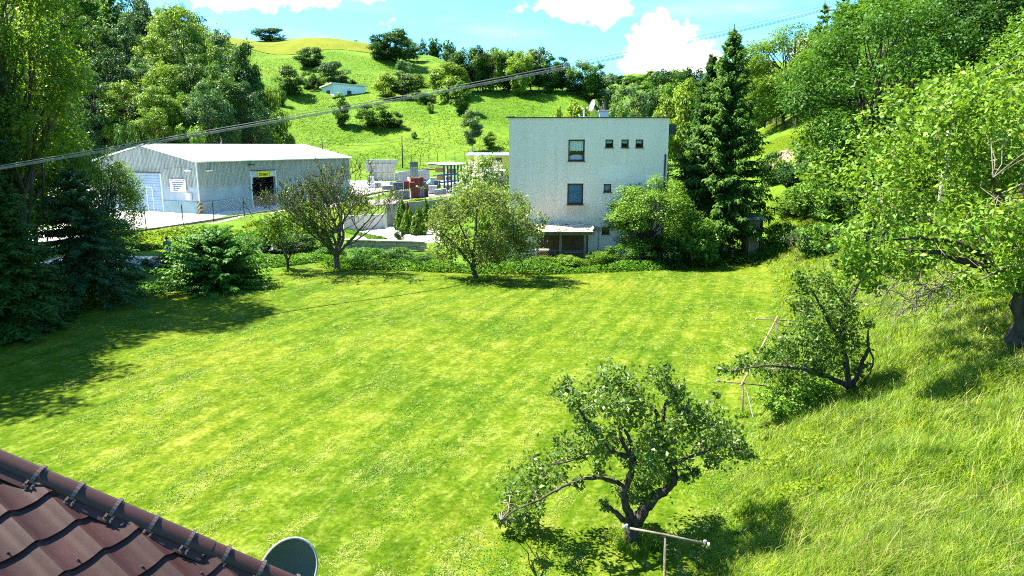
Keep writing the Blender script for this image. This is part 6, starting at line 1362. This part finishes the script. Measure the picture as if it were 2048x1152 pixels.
plant_px('mid_tall1', 'broadleaf_tree', 'tall leafy tree rising above the drooping spruces', 20, 0, -90, 300, Y=40)
plant_px('mid_round0', 'broadleaf_tree', 'dense leafy tree behind the birch on the far side', 75, 0, 60, 230, Y=46)
plant_px('mid_round0', 'broadleaf_tree', 'large leafy bush tree hiding the lower right house wall', 1300, 530, 338, 175, Y=42.3)
plant_px('bush0', 'bush', 'leafy bush below the spruces at the lawn edge', 1392, 535, 425, 120, cat='bush', Y=41.2)
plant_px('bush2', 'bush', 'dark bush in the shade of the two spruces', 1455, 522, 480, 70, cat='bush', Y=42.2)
plant_px('bush3', 'bush', 'small fern-like clump on the lawn below the outhouse', 1425, 531, 508, 40, cat='bush')
plant_px('flower_bush', 'elder_bush', 'large elder bush covered with cream blossom', 968, 0, 299, 125, Y=62, cat='bush')
def blossoms():
    r = np.random.default_rng(6); g = gp(966, 62); o = [x for x in COL.objects if x.name.startswith('elder_bush')][0]; sx, sz = o.scale[0], o.scale[2]; d = unit(r.normal(size=(420, 3))); d[:, 2] = np.abs(d[:, 2]) * 1.1 - .15
    C = np.array([0, 0, .45 * sz]) + d * np.array([.60 * sx, .60 * sx, .50 * sz]) * r.uniform(.9, 1.08, (420, 1)); C = np.repeat(C, 7, 0) + r.normal(size=(2940, 3)) * .07
    V, F = leaf_quads(C, unit(np.repeat(d, 7, 0) + (0, 0, .7) + .3 * r.normal(size=(2940, 3))), .14, .9, r); V = V / np.array([sx, sx, sz])
    link('blossom', mesh_np('blossom', V, [F], ML['flower']), o)
blossoms()
for i, (px, yb, yt, w, k, lab) in enumerate(((805, 452, 397, 36, 'thuja0', 'tallest clipped thuja cone at the left of the row'), (813, 461, 418, 28, 'thuja1', 'small clipped cone in front of the tallest one'), (838, 467, 413, 38, 'thuja0', 'wide clipped cone in the middle front of the row'), (853, 431, 395, 22, 'thuja1', 'slim clipped cone behind the wide middle one'), (867, 438, 406, 21, 'thuja0', 'short clipped cone right of the slim one'), (878, 441, 410, 26, 'thuja1', 'clipped cone nearest the olive apple tree'), (821, 448, 412, 22, 'thuja1', 'shaded clipped cone behind the two left ones'))):
    plant_px(k, 'thuja_bush', lab, px, yb, yt, w * .92, cat='bush', group='clipped thuja cones on the terrace', Y=[59, 56.5, 55.5, 61, 60, 59.5, 58.5][i])
plant_px('red_cone', 'red_bush', 'narrow dark red bush behind the clipped cones', 817, 430, 400, 14, cat='bush', Y=60)
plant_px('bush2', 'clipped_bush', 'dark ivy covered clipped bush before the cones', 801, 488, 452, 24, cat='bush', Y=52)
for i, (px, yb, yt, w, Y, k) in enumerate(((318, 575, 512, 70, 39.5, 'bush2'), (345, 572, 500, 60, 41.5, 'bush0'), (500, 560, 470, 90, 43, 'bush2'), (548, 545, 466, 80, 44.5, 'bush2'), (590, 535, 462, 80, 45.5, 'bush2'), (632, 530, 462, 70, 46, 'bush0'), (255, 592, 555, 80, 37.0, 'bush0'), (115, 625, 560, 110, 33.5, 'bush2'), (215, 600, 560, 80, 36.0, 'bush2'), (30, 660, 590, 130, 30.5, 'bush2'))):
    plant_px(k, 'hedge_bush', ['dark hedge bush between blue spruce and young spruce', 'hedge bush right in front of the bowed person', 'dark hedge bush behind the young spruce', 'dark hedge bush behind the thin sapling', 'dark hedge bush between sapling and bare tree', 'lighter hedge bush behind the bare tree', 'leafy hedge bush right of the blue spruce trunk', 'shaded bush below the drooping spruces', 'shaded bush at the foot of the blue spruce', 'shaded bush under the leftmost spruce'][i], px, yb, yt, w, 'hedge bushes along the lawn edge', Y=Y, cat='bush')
lb = ['bramble bush left of the low stone wall', 'bramble bush in front of the low stone wall', 'bramble bush below the stone wall end', 'bramble bush left of the olive apple trunk', 'nettle bush right of the olive apple trunk', 'yellow lit bush before the lean-to fence', 'bright low bush before the garden table', 'bright low bush below the basement window', 'low bush at the edge of the big leafy bush tree', 'dark low bush before the big leafy bush tree']
for i, (px, yb, yt, w, Y, k) in enumerate(((665, 535, 492, 70, 43.5, 'bush3'), (735, 538, 492, 85, 42.5, 'bush3'), (800, 538, 494, 85, 42.2, 'bush0'), (860, 540, 505, 80, 41.6, 'bush3'), (1010, 545, 505, 90, 40.8, 'bush2'), (1085, 545, 512, 80, 40.2, 'bush3'), (1140, 545, 508, 75, 40, 'bush1'), (1195, 543, 500, 75, 40.3, 'bush3'), (1240, 540, 485, 75, 40.8, 'bush0'), (1330, 540, 470, 120, 41, 'bush2'))):
    plant_px(k, 'low_bush', lb[i], px, yb, yt, w, 'low bushes along the back edge of the lawn', Y=Y, cat='bush')
plant_px('bush1', 'shrub', 'grey green shrub beside the cream house corner', 1000, 0, 372, 100, Y=45.5, cat='bush')
plant_px('bush0', 'shrub', 'bramble heap under the crooked plum tree', 1590, 840, 745, 150, cat='bush')
plant_px('bush3', 'shrub', 'small weedy shrub right of the plum trunk', 1640, 800, 752, 90, cat='bush')

# the tree-covered slope on the right
G = 'trees of the slope above the bank'
for px, Y, yt, w, k, lab in ((1725, 38, -35, 350, 'cherry', 'big leafy cherry tree standing on the slope above the plum'), (1855, 47, -60, 330, 'mid_round0', 'broad leafy tree on the slope behind the cherry'), (1990, 43, -120, 330, 'mid_round2', 'dark tree filling the top corner of the slope'), (2110, 33, -60, 300, 'mid_round0', 'leafy tree above the spreading fruit tree at the edge'), (1566, 76, 32, 190, 'mid_round1', 'bright yellow green tree on the skyline beside the spruces'), (1530, 88, 130, 110, 'mid_round3', 'lower yellow green tree below the skyline one'), (1655, 66, 60, 170, 'mid_tall1', 'slender leafy tree between cherry and yellow tree'), (1760, 62, -50, 220, 'mid_tall0', 'tall leafy tree behind the cherry crown'), (1930, 66, -90, 260, 'mid_tall2', 'dark tall tree high on the slope'), (1820, 76, -60, 240, 'mid_tall0', 'tall tree high on the slope behind others'), (2050, 60, -110, 260, 'mid_tall2', 'dark tree high on the slope at the edge')):
    plant_px(k, 'broadleaf_tree', lab, px, 0, yt, w, G, Y=Y)
for px, Y, yt, w, lab in ((1630, 72, -2, 80, 'dark spruce poking above the slope beside the power wires'), (1668, 74, -30, 90, 'taller dark spruce behind the power line pole'), (1608, 78, 52, 50, 'small dark spruce tip below the wires')):
    plant_px('far_spruce', 'spruce_tree', lab, px, 0, yt, w, 'spruces on the slope', Y=Y)
for px, Y, yt, w, k, lab in ((1580, 48, 395, 80, 'bush1', 'light bush on the slope behind the outhouse'), (1625, 46, 355, 120, 'bush0', 'leafy bush below the cherry on the slope'), (1680, 41, 385, 120, 'bush0', 'leafy bush at the cherry foot'), (1740, 34, 360, 130, 'bush2', 'dark bush between cherry and fruit tree'), (1600, 52, 305, 90, 'bush2', 'dark low bush beside the bare soil terrace'), (1545, 56, 300, 70, 'bush2', 'low bush on the grassy terrace'), (1640, 38, 440, 110, 'bush0', 'leafy bush above the bare sapling'), (1540, 50, 430, 50, 'bush3', 'weedy bush right of the outhouse'), (1700, 32, 440, 120, 'bush2', 'dark bush behind the plum top'), (1560, 42, 440, 70, 'bush3', 'weedy bush on the bank foot by the outhouse'), (1860, 26, 400, 160, 'bush0', 'shaded bush under the fruit tree crown')):
    plant_px(k, 'bush', lab, px, 0, yt, w, 'bushes on the slope', Y=Y, cat='bush')

# the wood on the left slope, behind the warehouse
rows = [(114, (60, 130, 205, 262, 318, 372, 428), (150, 120, 130, 150, 165, 175, 150)), (124, (20, 95, 168, 240, 300, 352, 405, 458, 500), (40, 60, 90, 85, 100, 110, 95, 110, 150)), (140, (0, 70, 140, 205, 270, 330, 388, 440, 488), (-20, -10, 10, 20, 30, 55, 50, 75, 95)), (160, (40, 110, 180, 245, 300, 352, 412, 470), (-60, -60, -60, -45, -12, 5, 20, 60)), (182, (0, 80, 160, 225, 280, 335, 385), (-110, -110, -110, -85, -35, 5, -5))]
kinds = {'mid_tall0': ('mid green tree in the wood behind the warehouse', 'mid green trees in the wood behind the warehouse'), 'mid_tall1': ('light green tree in the wood behind the warehouse', 'light green trees in the wood behind the warehouse'), 'mid_tall2': ('dark green tree in the wood behind the warehouse', 'dark green trees in the wood behind the warehouse'), 'mid_tall3': ('bluish green tree in the wood behind the warehouse', 'bluish green trees in the wood behind the warehouse'), 'far_spruce': ('dark spruce among broadleaf trees in the left wood', 'dark spruces in the left wood')}
seq = ['mid_tall0', 'mid_tall2', 'mid_tall3', 'mid_tall1', 'mid_tall2', 'mid_tall0', 'mid_tall3', 'mid_tall2', 'mid_tall1']; c_ = 0
for Y, xs, ys in rows:
    for px, yt in zip(xs, ys):
        k = seq[c_ % 9]; c_ += 1
        if (px, Y) in ((245, 160), (225, 182)): k = 'far_spruce'
        rk = [q[0] for q in rows].index(Y); i_ = xs.index(px); nth = ['outermost', 'second', 'third', 'fourth', 'fifth', 'sixth', 'seventh', 'eighth', 'ninth'][len(xs) - 1 - i_]
        lab = kinds[k][0].split(' in the')[0].split(' among')[0] + ', ' + nth + ' from the meadow in the ' + ['lowest', 'second', 'third', 'fourth', 'topmost'][rk] + ' row behind the warehouse'
        plant_px(k, 'spruce_tree' if k == 'far_spruce' else 'broadleaf_tree', lab, px, 0, yt, 100 if Y < 150 else 92, kinds[k][1], Y=Y + (px % 7) - 3)
for px, Y, yt, yb_, w, k, n, lab in ((466, 150, 24, 0, 62, 'far_birch', 'birch_tree', 'tall hanging birch at the edge of the left wood'), (375, 150, -8, 0, 120, 'mid_tall1', 'broadleaf_tree', 'tallest light green tree on the skyline of the left wood'), (432, 158, 44, 0, 80, 'mid_tall0', 'broadleaf_tree', 'rounded tree between the tallest tree and the hanging birch'), (508, 142, 62, 0, 58, 'far_tall2', 'broadleaf_tree', 'dark narrow tree ending the left wood'), (522, 150, 130, 0, 50, 'far_tall0', 'broadleaf_tree', 'lower tree at the wood edge toward the meadow'), (330, 108, 150, 0, 90, 'mid_birch', 'birch_tree', 'pale stemmed birch right behind the warehouse roof'), (316, 106, 210, 0, 50, 'mid_birch', 'birch_tree', 'thin leaning birch behind the warehouse ridge')):
    plant_px(k, n, lab, px, yb_, yt, w, None, Y=Y)
for px, Y, yt, w, k, lab in ((500, 128, 225, 90, 'bush2', 'dark bush at the wood edge above the warehouse roof'), (545, 135, 215, 70, 'bush0', 'bush between wood and meadow'), (560, 150, 170, 60, 'bush1', 'light bush beside the meadow above the roof'), (576, 146, 262, 46, 'bush1', 'bright small bush above the warehouse roof end'), (455, 112, 240, 90, 'bush2', 'dark undergrowth bush behind the warehouse roof'), (390, 106, 240, 100, 'bush0', 'bush behind the middle of the warehouse roof'), (270, 104, 240, 80, 'bush2', 'dark bush behind the warehouse ridge end')):
    plant_px(k, 'bush', lab, px, 0, yt, w, 'bushes at the wood edge', Y=Y, cat='bush')

# trees scattered over the hill
hill = [(540, 80, 53, 60, 'far_round3', 'lone round tree on the hill crest'), (712, 83, 79, 10, 'bush2', 'tiny bush on the bare hill crest'), (622, 135, 90, 52, 'far_round1', 'dark tree high on the meadow below the crest'), (581, 191, 125, 56, 'far_round1', 'dark tree beside the bungalow casting a long shadow'), (618, 178, 141, 36, 'bush2', 'grey shrub behind the bungalow'), (669, 170, 116, 54, 'far_round3', 'bluish round tree right behind the bungalow'),
        (768, 122, 62, 60, 'far_round1', 'left half of the dark copse on the crest'), (792, 124, 51, 66, 'far_round1', 'tallest tree of the dark copse on the crest'), (818, 122, 70, 44, 'far_round1', 'right tree of the dark copse on the crest'), (856, 107, 66, 46, 'far_round1', 'left tree of the second copse beside the track'), (880, 110, 66, 52, 'far_round1', 'middle tree of the second copse beside the track'), (903, 114, 76, 34, 'far_round1', 'right tree of the second copse beside the track'),
        (682, 252, 181, 38, 'far_tall0', 'slender tree below the bungalow'), (746, 255, 202, 62, 'far_round0', 'broad bush-like tree in the middle of the meadow'), (789, 257, 220, 32, 'far_round1', 'small dark tree beside the broad meadow one'), (810, 160, 114, 30, 'far_round3', 'grey green tree top behind the pale willow'), (805, 197, 138, 52, 'far_tall1', 'pale grey willow in the hillside clump'), (771, 195, 142, 48, 'far_yellow', 'yellow green tree left of the pale willow'), (836, 192, 145, 44, 'far_yellow', 'yellow green tree right of the pale willow'), (848, 208, 184, 50, 'bush2', 'dark bush at the foot of the willow clump'),
        (898, 201, 120, 74, 'far_yellow', 'large yellow green tree below the forest band'), (861, 227, 202, 16, 'bush0', 'little round bush on the slope above the wires'), (922, 229, 158, 42, 'far_tall0', 'upright tree below the large yellow green one'), (945, 306, 207, 46, 'far_birch', 'birch with thin hanging crown near the house corner'), (980, 297, 260, 26, 'far_tall3', 'small light tree right of the birch'), (829, 278, 262, 13, 'bush0', 'tiny round bush in the lower meadow'), (560, 212, 172, 30, 'bush0', 'bush below the dark bungalow tree'), (705, 168, 158, 14, 'bush2', 'little dark bush behind the bungalow roof'), (640, 172, 150, 30, 'bush0', 'shrub between grey shrub and bluish tree')]
for px, yb, yt, w, k, lab in hill: plant_px(k, 'bush' if k.startswith('bush') else 'birch_tree' if 'birch' in k else 'broadleaf_tree', lab, px, yb, yt, w, 'trees and bushes scattered over the hill', Y=368 if px in (540, 712) else None, cat='bush' if k.startswith('bush') else 'tree')
band = [(918, 170, 98, 50, 'far_round1'), (938, 178, 92, 52, 'far_round0'), (965, 182, 96, 40, 'far_tall1'), (955, 172, 84, 44, 'far_round1'), (985, 186, 84, 50, 'far_round2'), (1008, 188, 92, 50, 'far_round0'), (1024, 190, 98, 44, 'far_tall0'), (1040, 192, 90, 52, 'far_round2'), (1062, 190, 92, 50, 'far_tall3'), (1078, 194, 88, 44, 'far_tall1'), (1098, 194, 102, 40, 'far_tall0'), (1125, 196, 106, 34, 'far_tall2'), (1112, 196, 130, 40, 'far_round1'), (1165, 205, 117, 56, 'far_round0'), (1150, 207, 140, 40, 'far_round1'), (1197, 210, 114, 34, 'far_birch'), (1182, 210, 150, 50, 'far_round0'), (1215, 212, 140, 40, 'far_tall1')]
bl_ = ['dark tree at the left end of the forest band', 'bright tree near the left end of the forest band', 'grey willow-like tree in the forest band', 'dark tree top behind the grey willow', 'sunlit yellowish tree in the forest band', 'mid green tree left of the band centre', 'slim tree at the band centre', 'light round tree at the band centre', 'tall light tree where the band top is level', 'grey slim tree under the falling band top', 'slim tree above the crossing wires', 'dark spire-like tree at the gap in the band', 'dark low tree below the gap in the band', 'rounded tree right of the gap in the band', 'dark tree behind the roof hatch', 'grey birch rising above the chimney', 'round tree directly behind the flue', 'pale slim tree right of the grey birch']
for (px, yb, yt, w, k), lab in zip(band, bl_): plant_px(k, 'birch_tree' if 'birch' in k else 'broadleaf_tree', lab, px, yb, yt, w, 'forest band across the hill', Y=232 + (px * 7) % 13)
back = [(1150, 72, 192, 90, 'far_yellow', 'pale yellow willow just above the house roof edge'), (1112, 74, 205, 50, 'far_yellow', 'smaller pale willow left of the dish'), (1246, 150, 145, 56, 'far_birch', 'pale grey tree right of the chimney'), (1268, 155, 158, 50, 'far_tall1', 'second pale tree right of the chimney'), (1302, 170, 172, 50, 'far_round1', 'dark tree low behind the roof'), (1228, 120, 195, 40, 'far_round0', 'small green tree just behind the chimney'), (1280, 95, 212, 44, 'far_round3', 'bluish bush-like tree above the roof edge'), (1255, 90, 218, 40, 'far_yellow', 'yellow green shrub tree above the roof edge'), (1325, 82, 180, 60, 'far_yellow', 'bright yellow green tree left of the spruces'), (1362, 80, 150, 80, 'far_yellow', 'tall yellow green tree hidden by the spruces'),
        (1300, 380, 136, 36, 'far_tall0', 'slim tree on the far skyline'), (1322, 300, 132, 60, 'far_round1', 'dark round tree on the far skyline'), (1352, 340, 134, 60, 'far_round0', 'green tree on the far skyline left of the spruces'), (1385, 330, 128, 60, 'far_round1', 'dark tree on the far skyline behind the spruces'), (1275, 400, 150, 40, 'far_round0', 'small tree on the far green ridge'), (1500, 210, 112, 46, 'far_round3', 'bluish tree in the gap right of the spruces'), (1478, 260, 140, 60, 'far_round1', 'dark tree in the gap behind the spruces'), (1515, 140, 150, 60, 'far_round0', 'green tree low in the gap right of the spruces'), (1250, 420, 148, 40, 'far_round1', 'dark little tree on the far ridge'), (1330, 230, 165, 60, 'far_round0', 'mid green tree below the far skyline'), (1290, 260, 160, 60, 'far_tall0', 'mid green slim tree below the far ridge'), (1226, 470, 146, 30, 'far_round1', 'smallest dark tree on the far ridge')]
for px, Y, yt, w, k, lab in back: plant_px(k, 'birch_tree' if 'birch' in k else 'broadleaf_tree', lab, px, 0, yt, w, 'trees behind the house', Y=Y)

# ------------------------------------------------------------ uncountable greenery
def undergrowth(name, lines, m, size, seed, dens):
    r = np.random.default_rng(seed); Cs = []
    for pts, wid, hgt in lines:
        p = np.array([q[:2] for q in pts]); L_ = np.r_[0, np.cumsum(np.linalg.norm(np.diff(p, axis=0), axis=1))]; n = int(L_[-1] * wid * dens)
        t = r.uniform(0, L_[-1], n); x = np.interp(t, L_, p[:, 0]); y = np.interp(t, L_, p[:, 1]); d = np.array([p[-1][1] - p[0][1], p[0][0] - p[-1][0]]); d = d / np.linalg.norm(d)
        o = r.uniform(-1, 1, n) * wid / 2; x = x + d[0] * o; y = y + d[1] * o
        hh = hgt * (.35 + .9 * wave(x * 1.3 + seed, y * 1.3)) * np.sqrt(np.clip(1 - (2 * o / wid) ** 2, .05, 1)); z = H(x, y) + hh * r.random(n) ** .45
        Cs.append(np.stack([x, y, z], 1))
    C = np.vstack(Cs); V, F = leaf_quads(C, unit(r.normal(size=C.shape) * .6 + (0, 0, .9)), size, .6, r)
    return tag(link(name, mesh_np(name, V, [F], ML[m])), kind='stuff')
L = lambda *q: [hit(a, b) for a, b in q]
undergrowth('weeds', [(L((640, 533), (760, 537), (880, 541), (1000, 546), (1100, 546), (1200, 542)), 1.6, .7), (L((1200, 541), (1300, 537), (1400, 530), (1500, 521), (1560, 510)), 1.8, .6), (L((0, 668), (90, 640), (190, 608), (260, 594), (340, 578)), 1.6, .7), (L((330, 500), (420, 492), (520, 478), (640, 455)), 4.5, .6), (L((520, 530), (600, 520), (660, 512)), 3, .6), (L((690, 462), (740, 474), (780, 490)), 1.2, .25)], 'weed', .15, 1, 300)
undergrowth('bright_weeds', [(L((285, 474), (360, 476), (430, 478), (520, 470)), 4.5, .75), (L((520, 462), (600, 448), (660, 432), (720, 415)), 3.6, .8), (L((600, 470), (660, 450), (700, 436)), 4.0, .8), (L((800, 406), (880, 400), (920, 394)), 1.2, .4), (L((700, 487), (780, 490), (850, 497)), .8, .4), (L((280, 485), (330, 492), (300, 500)), 3, .6)], 'weed_yellow', .20, 2, 230)
undergrowth('slope_weeds', [(L((1560, 860), (1600, 830), (1660, 800)), 1.2, .5), (L((1530, 960), (1590, 930), (1640, 900)), 1.0, .45), (L((1560, 1010), (1640, 980), (1700, 990)), .9, .40), (L((1570, 560), (1600, 620), (1640, 690)), 1.2, .5), (L((1545, 500), (1600, 470), (1680, 460)), 3.5, .7), (L((1520, 430), (1600, 420), (1700, 420)), 4.0, .6), (L((1520, 300), (1600, 280), (1660, 290)), 3.5, .5), (L((1530, 260), (1600, 250)), 3, .5)], 'weed_yellow', .07, 3, 420)
def scrub():                                         # rough grass tussocks and low scrub over the meadow hill
    r = np.random.default_rng(12); n = 110000; Y = r.uniform(105, 330, n) ; a = r.uniform(-.37, .12, n); x = a * Y; h = H(x, Y); k = (h > 1.5) & (wave(x * .22, Y * .2) + .5 * r.random(n) > .62); x, Y, h = x[k], Y[k], h[k]
    C = np.stack([x, Y, h + .25 * r.random(len(x))], 1); V, F = leaf_quads(C, unit(r.normal(size=C.shape) * .5 + (0, 0, 1)), .42, .5, r)
    tag(link('meadow_tussocks', mesh_np('meadow_tussocks', V, [F], ML['weed'])), kind='stuff')
scrub()
